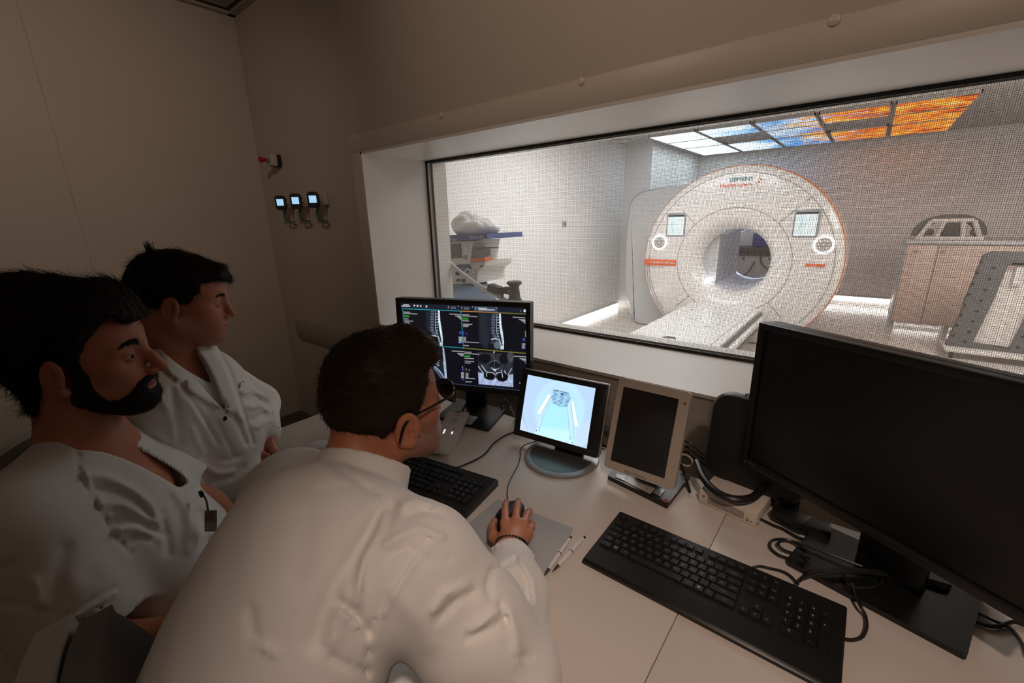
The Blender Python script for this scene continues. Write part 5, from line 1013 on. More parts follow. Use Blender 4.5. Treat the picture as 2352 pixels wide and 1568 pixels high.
def skinmesh(par, fn_list, H, stub, seed, name='body'):
    """one mesh for the whole body (denser where skin shows)"""
    V, Q = cat(*[surface(f, lo, hi, h) for f, lo, hi, h in fn_list]); c = skin_cols(H, V, stub, seed=seed)
    return mesh_obj(name, V, Q, skinm, par, world=True, smooth=4, cols=c)
def hair_obj(par, name, H, fn, lo, hi, h, m, flow, n, ln, rad, lift, seed, top=None, jit=.3, sag=0.):
    """hair mass with single strands over it, one mesh"""
    V, Q = surface(fn, lo, hi, h); N = vnormals(V, Q); keep = (H.skull(F32(V)) > .0012) & (V[:, 2] > -.098)
    Vs, Qs = strands(V[keep], N[keep], flow, ln, rad, n, lift, seed, jit, sag=sag)
    VV, QQ = cat((V, Q), (Vs, Qs)); return mesh_obj(name, H.wor(VV), QQ, m, par, world=True, smooth=4)
def sc_(P, ox, oy, s): return [(ox+x/s, oy+y/s) for x, y in P]
# ------------------------------------------------------------------ man with glasses at the keyboard
q = (-.690, .455, 1.103, 1.50, -.05, 0.); H3 = Head(q, 1.06, nose=1.0, fat=.005)
P3 = person('person', 'man with glasses in a white lab coat leaning on the desk, hand on the mouse', (-.62, .03))
nb = np.array((-.662, .352, 1.000)); sR = np.array((-.452, .318, .972)); sL = np.array((-.772, .292, .968)); eR = np.array((-.318, .372, .802)); wR = np.array((-.492, .585, .790)); eL = np.array((-.905, .22, .74)); wL = np.array((-.75, .40, .67)); pel = np.array((-.615, .02, .56))
K = lambda x, y, z: onz(x, y, z)
kn3 = [K(1160, 1200, .806), K(1184, 1196, .810), K(1203, 1204, .804), K(1213, 1226, .790)]
fi3 = [[K(1160, 1174, .806), K(1161, 1160, .795), K(1163, 1152, .780)], [K(1187, 1170, .808), K(1189, 1156, .796), K(1190, 1149, .780)], [K(1210, 1184, .800), K(1215, 1176, .785), K(1217, 1172, .770)], [K(1220, 1212, .785), K(1221, 1203, .770), K(1222, 1199, .758)]]
th3 = [wR+(kn3[0]-wR)*.25+np.array([-.012, -.004, -.006]), K(1134, 1232, .785), K(1130, 1212, .775), K(1136, 1196, .764)]
def sk3(p):
    l = H3.loc(p); d = H3.face(l)*np.float32(1.05)
    d = smin(d, rc(p, H3.wor((-.026, 0, -.035)), nb, .055, .060), .03); d = smin(d, rc(p, H3.wor((-.055, 0, .0)), nb+np.array([0, -.03, .0]), .045, .055), .03)
    return smin(d, smin(rc(p, nb, sR, .05, .055), rc(p, nb, sL, .05, .055), .03), .04)
def hd3(p): return smin(hand(p, wR, kn3, fi3, th3, 1.02), rc(p, wR+(eR-wR)*.5, wR+np.array([-.006, .008, .0]), .036, .0265), .022)
def low3(p):
    d = smin(ell(p, (-.605, .17, .84), (.12, .07, .18)), ell(p, pel, (.12, .10, .12)), .08); d = smin(d, rc(p, sR, eR, .048, .042), .05); d = smin(d, rc(p, eR, wR, .042, .028), .03)
    d = smin(d, rc(p, sL, eL, .048, .042), .05); d = smin(d, rc(p, eL, wL, .042, .028), .03); return smin(d, rc(p, sR, sL, .05, .05), .05)
o_ = H3.o
skinmesh(P3, [(sk3, o_-np.array([.17, .18, .17]), o_+np.array([.17, .19, .19]), .0022), (hd3, *bbox(wR, *kn3, fi3[0][2], fi3[1][2], fi3[3][2], *th3, eR*.4+wR*.6, pad=.035), .0018), (low3, *bbox(sR, sL, eR, eL, wR, wL, pel, pad=.18), .012)], H3, .55, 31)
eyes(H3, P3)
# hair
hl3 = [(.12, .118), (.090, .114), (.074, .099), (.050, .092), (.047, .069), (.036, .044), (.020, .014), (.010, .012), (-.004, .030), (-.020, .022), (-.030, .001), (-.047, -.014), (-.052, -.034), (-.060, -.075), (-.085, -.105), (-.22, -.105), (-.22, .27), (.12, .27)]
def T3(p): return .0030+.0250*sstep(.03, .125, p[:, 2])*(.30+.70*sstep(-.11, -.02, p[:, 0]))+.005*sstep(.02, -.08, p[:, 0])*sstep(-.06, .05, p[:, 2])+.016*np.exp(-((p[:, 0]-.075)/.035)**2)*sstep(.07, .12, p[:, 2])+.0022*wav(p, 110, 4)*sstep(.02, .08, p[:, 2])
fh3 = lambda p: H3.hairline(p, hl3, T3, .007, .003, ((-.030, 0, -.035), (-.060, 0, -.14), .053, .058))+.0013*wav(p*F32((.6, 1.6, 1.)), 300, 8)
hm3 = hair_mat('brown', (.028, .015, .009), .6)
fl3 = lambda P: np.stack([.9*np.ones(len(P))-.8*sstep(.10, .03, P[:, 2]), -.35*np.ones(len(P)), -.35-.6*sstep(.12, .03, P[:, 2])], 1)
hair_obj(P3, 'hair', H3, fh3, (-.16, -.12, -.13), (.14, .12, .19), .0026, hm3, fl3, 9000, .013, .00040, .13, 3, jit=.25)
# spectacles
gm = mat('glasses_black', (.010, .009, .009), .25)
def lensring(cx, cy, cz, rx, rz): return [(cx-.0035*abs(math.cos(t))**2*1.2-.10*((cy+rx*math.cos(t))**2)/.09*.9, cy+rx*math.copysign(abs(math.cos(t))**.75, math.cos(t)), cz+rz*math.copysign(abs(math.sin(t))**.75, math.sin(t))) for t in np.linspace(0, 2*PI, 33)]
b = MB()
for sy in (1, -1): b.tube([tuple(H3.wor(v)) for v in lensring(.118, .036*sy, .014, .028, .022)], .0022, n=8)
b.tube([tuple(H3.wor(v)) for v in ((.116, .010, .020), (.119, 0, .022), (.116, -.010, .020))], .0022, n=8); gl_ = b.build('glasses', gm, P3, True)
for sy in (1, -1):
    b = MB(); b.tube([tuple(H3.wor(v)) for v in ((.105, .065*sy, .022), (.090, .0765*sy, .023), (.03, .0815*sy, .021), (-.004, .0825*sy, .020), (-.022, .0835*sy, .008), (-.034, .0835*sy, -.016))], [.0032, .0028, .0023, .0023, .0027, .0024], n=8, sm=5); b.build('temple_arm', gm, gl_, True)
    b = MB(); R_ = lensring(.1175, .036*sy, .014, .027, .021)[:-1]; V = [tuple(H3.wor(v)) for v in R_]; b.add(V, [list(range(len(V)))]); V2 = [tuple(H3.wor((v[0]-.002, v[1], v[2]))) for v in R_]; b.add(V2, [list(range(len(V2)))[::-1]])
    m_ = bpy.data.materials.get('lens_tint')
    if not m_:
        m_ = bpy.data.materials.new('lens_tint'); m_.use_nodes = True; n_ = m_.node_tree; n_.nodes.clear(); o2 = n_.nodes.new('ShaderNodeOutputMaterial'); t2 = n_.nodes.new('ShaderNodeBsdfTransparent'); t2.inputs[0].default_value = (.30, .27, .24, 1); g2 = n_.nodes.new('ShaderNodeBsdfGlossy'); g2.inputs['Roughness'].default_value = .03; x2 = n_.nodes.new('ShaderNodeMixShader'); x2.inputs[0].default_value = .06
        n_.links.new(t2.outputs[0], x2.inputs[1]); n_.links.new(g2.outputs[0], x2.inputs[2]); n_.links.new(x2.outputs[0], o2.inputs[0])
    b.build('lens', m_, gl_, True)
# bead bracelet
wd = (kn3[1]-wR); wd /= np.linalg.norm(wd); bx = np.cross(wd, (0, 0, 1.)); bx /= np.linalg.norm(bx); bz = np.cross(bx, wd); bc_ = wR+wd*.012
b = MB(); bm = bmesh.new(); bmesh.ops.create_uvsphere(bm, u_segments=8, v_segments=6, radius=.0034); SV = np.array([v.co[:] for v in bm.verts]); SF = [[v.index for v in f.verts] for f in bm.faces]; bm.free()
for k in range(30): t = 2*PI*k/30; b.add(SV+bc_+bx*.0335*math.cos(t)+bz*.026*math.sin(t)+wd*.004*math.sin(t), SF)
b.build('bracelet', mat('bead_black', (.012, .011, .011), .2), P3, True, smooth=4, label='black bead bracelet')
# coat
Z4 = Folds((480, 1020), 2.6133)
Z4.add([(1330, 560), (1220, 680), (1110, 840), (1040, 960), (990, 1080), (960, 1200), (945, 1380)], 5, -.0045).add([(1350, 575), (1245, 690), (1135, 850), (1065, 965), (1015, 1085), (985, 1200)], 6, .004)
Z4.add([(1060, 420), (1010, 540), (930, 680), (905, 800), (895, 950)], 9, .008).add([(1000, 420), (940, 560), (870, 700), (850, 850)], 12, -.004)
Z4.add([(640, 1190), (690, 1000), (780, 800), (900, 620), (1000, 490), (1090, 400)], 22, -.010).add([(740, 1180), (780, 1000), (850, 860)], 18, .006)
Z4.add([(270, 1185), (330, 1215), (400, 1260)], 7, .007).add([(250, 1000), (270, 1180)], 14, -.005).add([(780, 940), (880, 1030), (955, 1130)], 9, -.008).add([(800, 1010), (900, 1090)], 8, .006).add([(730, 1280), (860, 1340), (940, 1370)], 8, -.006)
Z4.add([(1060, 600), (1160, 540), (1260, 500), (1400, 555)], 9, .007).add([(1090, 680), (1210, 610), (1330, 690), (1430, 690)], 9, -.006).add([(1240, 600), (1340, 690), (1420, 690)], 8, .005).add([(1180, 440), (1290, 400), (1390, 420)], 9, -.006).add([(1150, 370), (1240, 330), (1330, 360)], 9, .006)
Z4.add([(1350, 1000), (1420, 900), (1540, 850)], 10, .006).add([(1380, 1040), (1480, 940), (1590, 890)], 10, -.006).add([(1590, 1120), (1660, 1060), (1740, 1000)], 10, .007).add([(1560, 1160), (1680, 1110), (1780, 1040)], 9, -.008).add([(1830, 1285), (1880, 1275), (1930, 1270)], 6, -.005).add([(1800, 1010), (1850, 1150), (1850, 1290)], 12, .006).add([(1745, 960), (1790, 1080)], 8, -.009)
Z4.add([(1450, 900), (1560, 1000), (1640, 1090)], 10, .003).add([(1120, 900), (1260, 1060), (1330, 1200)], 26, .004).add([(700, 90), (850, 200), (1000, 290)], 10, -.004).add([(1690, 770), (1670, 860), (1690, 930)], 7, -.006).add([(1700, 760), (1780, 730), (1840, 690)], 6, -.006).add([(1840, 700), (1900, 820), (1920, 930)], 7, -.006).add([(1860, 690), (1940, 820), (1960, 950)], 8, .005)
Z4.add([(500, 250), (640, 300), (760, 260), (1000, 280)], 14, -.003).add([(560, 120), (600, 420), (540, 800)], 30, -.004).add([(1010, 260), (1000, 300), (1015, 350)], 5, .005)
def coat3(p):
    A = np.array(Matrix.Rotation(-.50, 3, 'X')); d = ell(p, (-.602, .190, .905), (.198, .128, .215), A)
    d = smin(d, ell(p, (-.612, .085, .72), (.188, .150, .23), A), .10); d = smin(d, ell(p, (-.615, .02, .56), (.205, .19, .16)), .08)
    d = smin(d, rc(p, sR+np.array([.0, -.012, .0]), sL+np.array([0, -.012, 0]), .080, .080), .06)
    d = smin(d, rc(p, nb+np.array([.03, -.02, -.02]), sR+np.array([0, 0, .006]), .055, .076), .05); d = smin(d, rc(p, nb+np.array([-.03, -.02, -.02]), sL+np.array([0, 0, .006]), .055, .076), .05)
    m1 = sR*.45+eR*.55
    ar = smin(rc(p, sR, m1, .084, .082), rc(p, m1, eR+np.array([-.004, .004, .004]), .082, .074), .04); ar = smin(ar, rc(p, eR, eR*.45+wR*.55, .070, .062), .025); ar = smin(ar, rc(p, eR*.45+wR*.55, eR*.12+wR*.88, .061, .045), .03)
    al = smin(rc(p, sL, eL, .080, .070), rc(p, eL, wL, .068, .046), .03)
    d = smin(d, ar, .030); d = smin(d, al, .035)
    # turned collar round the neck, skirt over the lap
    w = p-F32(nb); ax = F32(H3.wor((-.03, 0, -.02))-nb); ax = ax/np.sqrt(ax @ ax); h = w @ ax; r = np.sqrt(np.maximum(((w-h[:, None]*ax)**2).sum(1), 1e-9))
    co = np.maximum(np.abs(r-(.078-.10*(h-.01)))-.0055, np.abs(h-.022)-.026)-.004; d = smin(d, co, .008)
    d = smax(d, -np.maximum(r-(.070-.10*(h-.01)), -(h-.012)), .004)
    d = smin(d, smin(rc(p, (-.70, .05, .60), (-.70, .36, .60), .115, .10), rc(p, (-.53, .05, .60), (-.53, .36, .60), .115, .10), .06), .05)
    t = np.clip(((p-F32(eR)) @ F32(wR-eR))/float((wR-eR) @ (wR-eR)), 0, 1.2); dw = np.sqrt(((p-F32(eR+(wR-eR)*.86))**2).sum(1))
    ang = np.arctan2((p-F32(wR)) @ F32(bx), (p-F32(wR)) @ F32(bz)); d = d+.0022*np.sin(ang*17)*np.exp(-(dw/.035)**2)
    return d-Z4(p)+.0030*wav(p, 26, 2)+.0012*wav(p, 70, 12)
V, Q = surface(coat3, *bbox(sR, sL, eR, eL, wR, wL, pel, nb, (-.6, .4, .5), pad=.20), .0052)
cp = wR*.88+eR*.12
mesh_obj('lab_coat', V, Q, white, P3, world=True, smooth=4)
b = MB(); rg = []
for k in range(61): t = 2*PI*k/60; rr_ = 1+.05*math.sin(17*t); rg.append(cp+wd*.012+(bx*.0405*math.cos(t)+bz*.036*math.sin(t))*rr_)
b.tube(rg, .0062, n=8); b.build('cuff', white, P3, True, smooth=4)
legs(P3, [(-.52, .04, .52), (-.71, .04, .52)], [(-.50, .46, .53), (-.74, .46, .53)], [(-.50, .46, .11), (-.74, .46, .11)])
# ------------------------------------------------------------------ bearded man, nearest on the left
q = (-1.1324, .0955, 1.2262, 1.071, .0604, .039); H1 = Head(q, 1.0, nose=1.045, up=.006, lid=.0034)
P1 = person('person', 'bearded man in a white short sleeved scrub top, in profile at the left edge', (-1.2, -.02))
nb1 = H1.wor((-.030, 0, -.150)); s1R = np.array((-1.035, -.045, .998)); s1L = np.array((-1.335, .110, .955)); e1R = np.array((-.965, -.012, .735)); w1R = np.array((-.815, .215, .715)); e1L = at(470, 1168, 1.13); w1L = at(606, 1250, 1.02); pel1 = np.array((-1.235, -.04, .56))
F1 = np.array((.52, .854, 0.)); L1 = np.array((-.854, .52, 0.))
h1k = [w1R+np.array([.03, .075, .0])+L1*x for x in (.03, .01, -.01, -.03)]
def fist(w, d, s, up=np.array([0, 0, 1.])):
    """relaxed curled hand: wrist w, pointing d, side s (towards the thumb)"""
    d = d/np.linalg.norm(d); s = s/np.linalg.norm(s); kn = [w+d*(.088-.006*abs(i-1))+s*(.030-.020*i)+up*.004 for i in range(4)]
    fi = [[k+d*.034-up*.012, k+d*.042-up*.036, k+d*.024-up*.046] for k in kn]; th = [w+d*.024+s*.022, w+d*.052+s*.044-up*.008, w+d*.080+s*.046-up*.014, w+d*.100+s*.036-up*.020]; return kn, fi, th
def sk1(p):
    l = H1.loc(p); d = H1.face(l); d = smin(d, rc(p, H1.wor((-.022, 0, -.035)), nb1, .053, .057), .03); d = smin(d, rc(p, H1.wor((-.048, 0, .0)), nb1, .036, .050), .03)
    d = smin(d, smin(rc(p, nb1-np.array([0, 0, .025]), s1R, .046, .050), rc(p, nb1-np.array([0, 0, .025]), s1L, .046, .050), .03), .05)
    return smin(d, ell(p, nb1+F1*.010+np.array([0, 0, -.19]), (.150, .100, .178), np.stack([L1, F1, (0, 0, 1.)], 1)), .06)
def ar1(p):
    d = smin(rc(p, s1R, e1R, .044, .044), rc(p, e1R, w1R, .046, .029), .03); d = np.minimum(d, smin(rc(p, s1L, e1L, .044, .044), rc(p, e1L, w1L, .047, .030), .03))
    k, f, t = fist(w1R, w1R-e1R, L1); d = smin(d, hand(p, w1R, k, f, t), .012); k, f, t = fist(w1L, w1L-e1L, -L1); return smin(d, hand(p, w1L, k, f, t), .012)
def low1(p): return smin(ell(p, nb1+np.array([0, 0, -.29]), (.11, .08, .17)), ell(p, pel1, (.12, .10, .12)), .08)
o_ = H1.o
skinmesh(P1, [(sk1, o_-np.array([.20, .20, .33]), o_+np.array([.22, .20, .18]), .0024), (ar1, *bbox(s1R, s1L, e1R, w1R, e1L, w1L, pad=.13), .0045), (low1, *bbox(nb1, pel1, pad=.22), .012)], H1, 0., 41)
eyes(H1, P1); hm1 = hair_mat('black', (.0105, .0078, .0065), .6); brows(H1, P1, hm1, .0056, 700, .003)
hl1 = [(.13, .078), (.088, .080), (.078, .096), (.066, .099), (.053, .084), (.038, .058), (.026, .036), (.022, .012), (.024, -.030), (.008, -.030), (.007, .012), (-.012, .026), (-.030, .018), (-.042, -.010), (-.046, -.040), (-.060, -.088), (-.24, -.088), (-.24, .30), (.14, .30)]
def T1(p): return .005+.022*sstep(.02, .12, p[:, 2])+.014*sstep(.0, -.09, p[:, 0])*sstep(-.08, .02, p[:, 2])+.010*sstep(-.11, -.05, p[:, 2])*sstep(-.03, -.06, p[:, 0])+.010*np.exp(-((p[:, 0]-.055)/.03)**2)*sstep(.09, .12, p[:, 2])+.0040*wav(p, 70, 14)*sstep(.02, .08, p[:, 2])
fh1 = lambda p: H1.hairline(p, hl1, T1, .008, .003, ((-.030, 0, -.035), (-.035, 0, -.14), .048, .052))+.0018*wav(p*F32((.5, 1.5, 1.)), 260, 18)
fl1 = lambda P: np.stack([-.9*np.ones(len(P)), .15*np.sign(P[:, 1]), .25+.6*(P[:, 0] > .03)*(P[:, 2] > .07)-.9*(P[:, 2] < .06)], 1)
hair_obj(P1, 'hair', H1, fh1, (-.19, -.14, -.13), (.15, .14, .21), .0030, hm1, fl1, 8000, .022, .00042, .16, 7, jit=.30)
bd = [(.025, .016), (.024, .006), (.030, -.012), (.033, -.039), (.045, -.063), (.064, -.064), (.079, -.054), (.088, -.038), (.098, -.030), (.14, -.030), (.14, -.15), (.02, -.15), (-.004, -.062), (.002, -.03), (.010, .010)]
def lipmask(p): return np.exp(-((p[:, 2]+.0530)/.0100)**4)*np.exp(-(p[:, 1]/.024)**4)
def fb1(p):
    sd = polysd(p[:, 0], p[:, 2], bd); m = sstep(.006, -.006, sd); t = (.0032+.0018*sstep(-.03, -.08, p[:, 2])+.0010*sstep(.05, .08, p[:, 0]))*m*(1-1.7*lipmask(p))-.003*(1-m)
    q = p.copy(); q[:, 1] = np.abs(q[:, 1]); d = smin(H1.skull(p), smin(ell(q, (.0920, 0, -.0430), (.0060, .021, .0075)), ell(q, (.0895, 0, -.0640), (.007, .016, .006)), .006), .008); return d-t+.0011*wav(p, 330, 22)+.025*sstep(.006, .030, sd)
flb = lambda P: np.stack([.45*np.ones(len(P)), .1*np.sign(P[:, 1]), -.9*np.ones(len(P))], 1)
hair_obj(P1, 'beard', H1, fb1, (-.03, -.09, -.15), (.13, .09, .03), .0024, hm1, flb, 5200, .0065, .00034, .30, 9, jit=.5)
# scrub top
nk1 = sc_([(235, 30), (235, 62), (300, 100), (380, 150), (455, 186), (600, 197), (720, 235), (850, 292), (960, 352), (1058, 412), (1085, 402), (1112, 378), (1070, 330), (1000, 282), (900, 225), (850, 200), (770, 150), (692, 96), (700, 30), (700, -260), (235, -260)], 0, 960, 2.579)
Z1 = Folds((0, 960), 2.579)
Z1.add([(455, 186), (470, 300), (520, 420), (590, 540), (660, 650), (720, 740), (775, 805)], 4, -.004).add([(490, 300), (545, 420), (610, 530), (680, 640), (745, 730)], 5, .003)
for P, w, a in (([(500, 330), (640, 350), (780, 420), (880, 500), (940, 590)], 10, .007), ([(560, 420), (700, 430), (820, 500), (900, 590)], 8, -.006), ([(600, 500), (740, 520), (850, 580), (930, 620)], 8, .006), ([(640, 620), (760, 600), (880, 640), (950, 690)], 9, -.007), ([(680, 660), (800, 650), (950, 720)], 8, .007), ([(720, 740), (830, 700), (930, 720)], 7, -.005), ([(1030, 430), (1100, 520), (1130, 640), (1120, 780)], 11, .006), ([(950, 560), (990, 700), (1000, 800)], 9, -.006), ([(1180, 560), (1240, 680), (1260, 800), (1200, 900)], 10, -.007), ([(1250, 690), (1330, 740), (1400, 830), (1350, 960)], 12, .009), ([(1190, 900), (1250, 850), (1290, 770)], 8, -.008), ([(1200, 1040), (1260, 1080), (1310, 1060)], 8, .006), ([(50, 880), (130, 930), (160, 1080)], 14, -.007), ([(90, 900), (200, 980), (230, 1100)], 14, .007), ([(380, 780), (340, 920), (350, 1080)], 20, -.006), ([(20, 1090), (200, 1130), (400, 1185)], 8, -.004), ([(410, 1195), (550, 1110), (690, 1030)], 5, .004), ([(400, 1170), (540, 1085), (690, 1000)], 5, -.003), ([(700, 560), (600, 750), (520, 900)], 26, -.006)): Z1.add(P, w, a)
B1 = np.stack([L1, F1, (0, 0, 1.)], 1)
def top1(p):
    c = nb1+F1*.012; d = ell(p, c+np.array([0, 0, -.205]), (.180, .118, .19), B1); d = smin(d, ell(p, c+F1*.045+np.array([0, 0, -.36]), (.175, .155, .17), B1), .08); d = smin(d, ell(p, pel1+np.array([0, 0, .03]), (.19, .17, .17), B1), .07)
    d = smin(d, smin(rc(p, nb1-np.array([0, 0, .025]), s1R, .062, .078), rc(p, nb1-np.array([0, 0, .040]), s1L, .052, .072), .03), .05)
    hr = s1R+(e1R-s1R)*.80; hl = s1L+(e1L-s1L)*.72
    ax = F32((e1R-s1R)/np.linalg.norm(e1R-s1R)); u = (p-F32(s1R)) @ ax; Lr = np.linalg.norm(hr-s1R); slv = np.maximum(rc(p, s1R, hr+np.array(ax)*.06, .078, .088), u-Lr)
    ax2 = F32((e1L-s1L)/np.linalg.norm(e1L-s1L)); u2 = (p-F32(s1L)) @ ax2; slv2 = np.maximum(rc(p, s1L, hl+np.array(ax2)*.05, .076, .086), u2-np.linalg.norm(hl-s1L))
    slv = smax(slv, -np.maximum(rc(p, s1R, hr+np.array(ax)*.2, .070, .083), -(u-(Lr-.05))), .002)
    d = smin(d, slv, .03); d = smin(d, slv2, .03)
    d = d-Z1(p)+.0028*wav(p, 26, 5); return carve(p, d, nk1, .055, 1.02)
V, Q = surface(top1, *bbox(s1R, s1L, e1R, nb1, pel1, pad=.19), .0052)
mesh_obj('scrub_top', V, Q, mat('scrub_offwhite', (.72, .69, .66), .85, sheen=.1, bump=(900, .12, .0008)), P1, world=True, smooth=4)
legs(P1, [(-1.16, .02, .53), (-1.32, .06, .53)], [(-.98, .34, .55), (-1.18, .46, .55)], [(-.96, .38, .11), (-1.16, .50, .11)])
# ------------------------------------------------------------------ clean shaven man behind him
q = (-1.4949, .3541, 1.2587, 1.1726, .1914, .0176); H2 = Head(q, 1.07, nose=.99, fat=.003, up=.004, lid=.0036)
P2_ = person('person', 'clean shaven dark haired man in a white lab coat, hands folded, behind the bearded man', (-1.56, .27))
nb2 = np.array((-1.520, .312, 1.105)); s2R = np.array((-1.360, .232, 1.030)); s2L = np.array((-1.700, .378, 1.030)); e2R = at(418, 1098, 1.20); w2R = at(572, 1080, 1.34); e2L = at(592, 925, 1.56); w2L = at(612, 1000, 1.44); pel2 = np.array((-1.585, .21, .57))
F2 = np.array((.39, .921, 0.)); L2 = np.array((-.921, .39, 0.)); B2 = np.stack([L2, F2, (0, 0, 1.)], 1)
A2 = lambda x, y, d: at(x, y, d)
k2L = [A2(628, 1034, 1.40), A2(634, 1048, 1.40), A2(636, 1062, 1.405), A2(634, 1074, 1.41)]; f2L = [[A2(640, 1062, 1.385), A2(630, 1082, 1.375), A2(614, 1090, 1.375)], [A2(646, 1076, 1.385), A2(636, 1096, 1.375), A2(618, 1102, 1.375)], [A2(647, 1088, 1.39), A2(636, 1107, 1.38), A2(620, 1112, 1.375)], [A2(643, 1100, 1.395), A2(630, 1116, 1.385), A2(618, 1118, 1.38)]]; t2L = [A2(606, 1022, 1.41), A2(596, 1042, 1.385), A2(600, 1056, 1.37), A2(610, 1064, 1.365)]
k2R = [A2(600, 1062, 1.375), A2(606, 1076, 1.37), A2(608, 1090, 1.37), A2(604, 1102, 1.375)]; f2R = [[A2(626, 1066, 1.40), A2(642, 1078, 1.42), A2(646, 1090, 1.43)], [A2(628, 1082, 1.40), A2(642, 1092, 1.42), A2(646, 1102, 1.43)], [A2(626, 1098, 1.40), A2(638, 1106, 1.42), A2(640, 1114, 1.43)], [A2(620, 1110, 1.40), A2(630, 1116, 1.41), A2(632, 1122, 1.42)]]; t2R = [A2(586, 1066, 1.36), A2(594, 1050, 1.37), A2(604, 1044, 1.375), A2(614, 1046, 1.375)]
def sk2(p):
    l = H2.loc(p); d = H2.face(l)*np.float32(1.07); d = smin(d, rc(p, H2.wor((-.022, 0, -.035)), nb2, .059, .063), .03); d = smin(d, rc(p, H2.wor((-.050, 0, .0)), nb2+np.array([-.01, -.01, 0]), .040, .052), .03)
    d = smin(d, smin(rc(p, nb2-np.array([0, 0, .025]), s2R, .044, .048), rc(p, nb2-np.array([0, 0, .025]), s2L, .044, .048), .03), .05)
    return smin(d, ell(p, nb2+F2*.040+np.array([0, 0, -.19]), (.160, .116, .180), B2), .06)
def hd2(p):
    d = smin(hand(p, w2L, k2L, f2L, t2L, 1.05), rc(p, e2L*.4+w2L*.6, w2L, .036, .029), .02); e = smin(hand(p, w2R, k2R, f2R, t2R, 1.05), rc(p, e2R*.4+w2R*.6, w2R, .036, .029), .02); return smin(d, e, .003)
def low2(p): return smin(smin(ell(p, nb2+np.array([0, 0, -.29]), (.11, .08, .17)), ell(p, pel2, (.12, .10, .12)), .08), smin(smin(rc(p, s2R, e2R, .05, .044), rc(p, e2R, w2R, .04, .03), .03), smin(rc(p, s2L, e2L, .05, .044), rc(p, e2L, w2L, .04, .03), .03), .02), .05)
o_ = H2.o
skinmesh(P2_, [(sk2, o_-np.array([.20, .20, .33]), o_+np.array([.22, .22, .19]), .0026), (hd2, *bbox(w2R, w2L, *k2L, *k2R, *[f[1] for f in f2L], *[f[2] for f in f2R], pad=.035), .0022), (low2, *bbox(nb2, pel2, s2R, s2L, e2R, e2L, w2R, w2L, pad=.16), .014)], H2, .30, 51)
eyes(H2, P2_, .1); hm2 = hair_mat('black', (.0105, .0078, .0065), .6); brows(H2, P2_, hm2, .0046, 380, -.002)
hl2 = [(.14, .060), (.112, .062), (.098, .074), (.082, .079), (.060, .072), (.046, .070), (.046, .046), (.032, .036), (.025, .013), (.006, .011), (-.008, .028), (-.028, .024), (-.036, .006), (-.038, -.020), (-.050, -.037), (-.074, -.047), (-.24, -.05), (-.24, .28), (.14, .28)]
def T2(p): return .0040+.0035*sstep(.02, .10, p[:, 2])+.003*sstep(.0, -.09, p[:, 0])*sstep(-.06, .03, p[:, 2])+.012*np.exp(-((p[:, 0]-.092)/.022)**2)+.0020*wav(p, 80, 24)*sstep(.0, .06, p[:, 2])
fh2 = lambda p: H2.hairline(p, hl2, T2, .007, .003)+.0013*wav(p*F32((.7, 1.5, .7)), 300, 28)
fl2 = lambda P: np.stack([.9*(P[:, 0] > -.05)-.1, .25*np.sign(P[:, 1]+1e-6), -.8*np.ones(len(P))+.5*(P[:, 2] > .1)], 1)
hair_obj(P2_, 'hair', H2, fh2, (-.17, -.13, -.10), (.14, .13, .19), .0030, hm2, fl2, 7000, .018, .00040, .12, 13, jit=.22)
# tuft standing up at the crown, part of the hair
tf = H2.wor((-.060, -.02, .128)); b = MB()
for k in range(26):
    a = random.uniform(-1, 1); c2_ = random.uniform(-.5, .7); b.tube([tf+np.array([.012*a, .010*c2_, -.006]), tf+np.array([.016*a-.004, .012*c2_, .012]), tf+np.array([.022*a-.014, .016*c2_, .024+.008*random.random()])], [.0012, .0008, .0002], n=4)
b.build('hair_tuft', hm2, P2_, True)
Zc = lambda P: sc_(P, 0, 540, 3.2667)
vn2 = Zc([(1040, 560), (1030, 690), (1110, 760), (1200, 850), (1300, 940), (1380, 1000), (1450, 1042), (1520, 1080), (1584, 1116), (1570, 1060), (1520, 960), (1480, 900), (1462, 850), (1480, 800), (1480, 560)])
op2 = Zc([(1040, 560), (1036, 700), (1200, 850), (1330, 970), (1430, 1050), (1520, 1140), (1600, 1230), (1690, 1320), (1740, 1390), (1690, 1290), (1650, 1200), (1610, 1090), (1560, 990), (1500, 900), (1468, 850), (1480, 560)])
lap2 = Zc([(1042, 690), (1120, 700), (1220, 800), (1330, 900), (1440, 1000), (1460, 1045), (1580, 1170), (1680, 1265), (1752, 1335), (1640, 1292), (1540, 1250), (1450, 1190), (1398, 1148), (1394, 1086), (1330, 1110), (1250, 1020), (1150, 880), (1060, 760)])
lap2b = Zc([(1470, 815), (1540, 812), (1620, 800), (1650, 900), (1700, 1020), (1740, 1120), (1780, 1230), (1840, 1420), (1740, 1330), (1660, 1210), (1600, 1080), (1540, 960), (1480, 880)])
Z2 = Folds((0, 540), 3.2667)
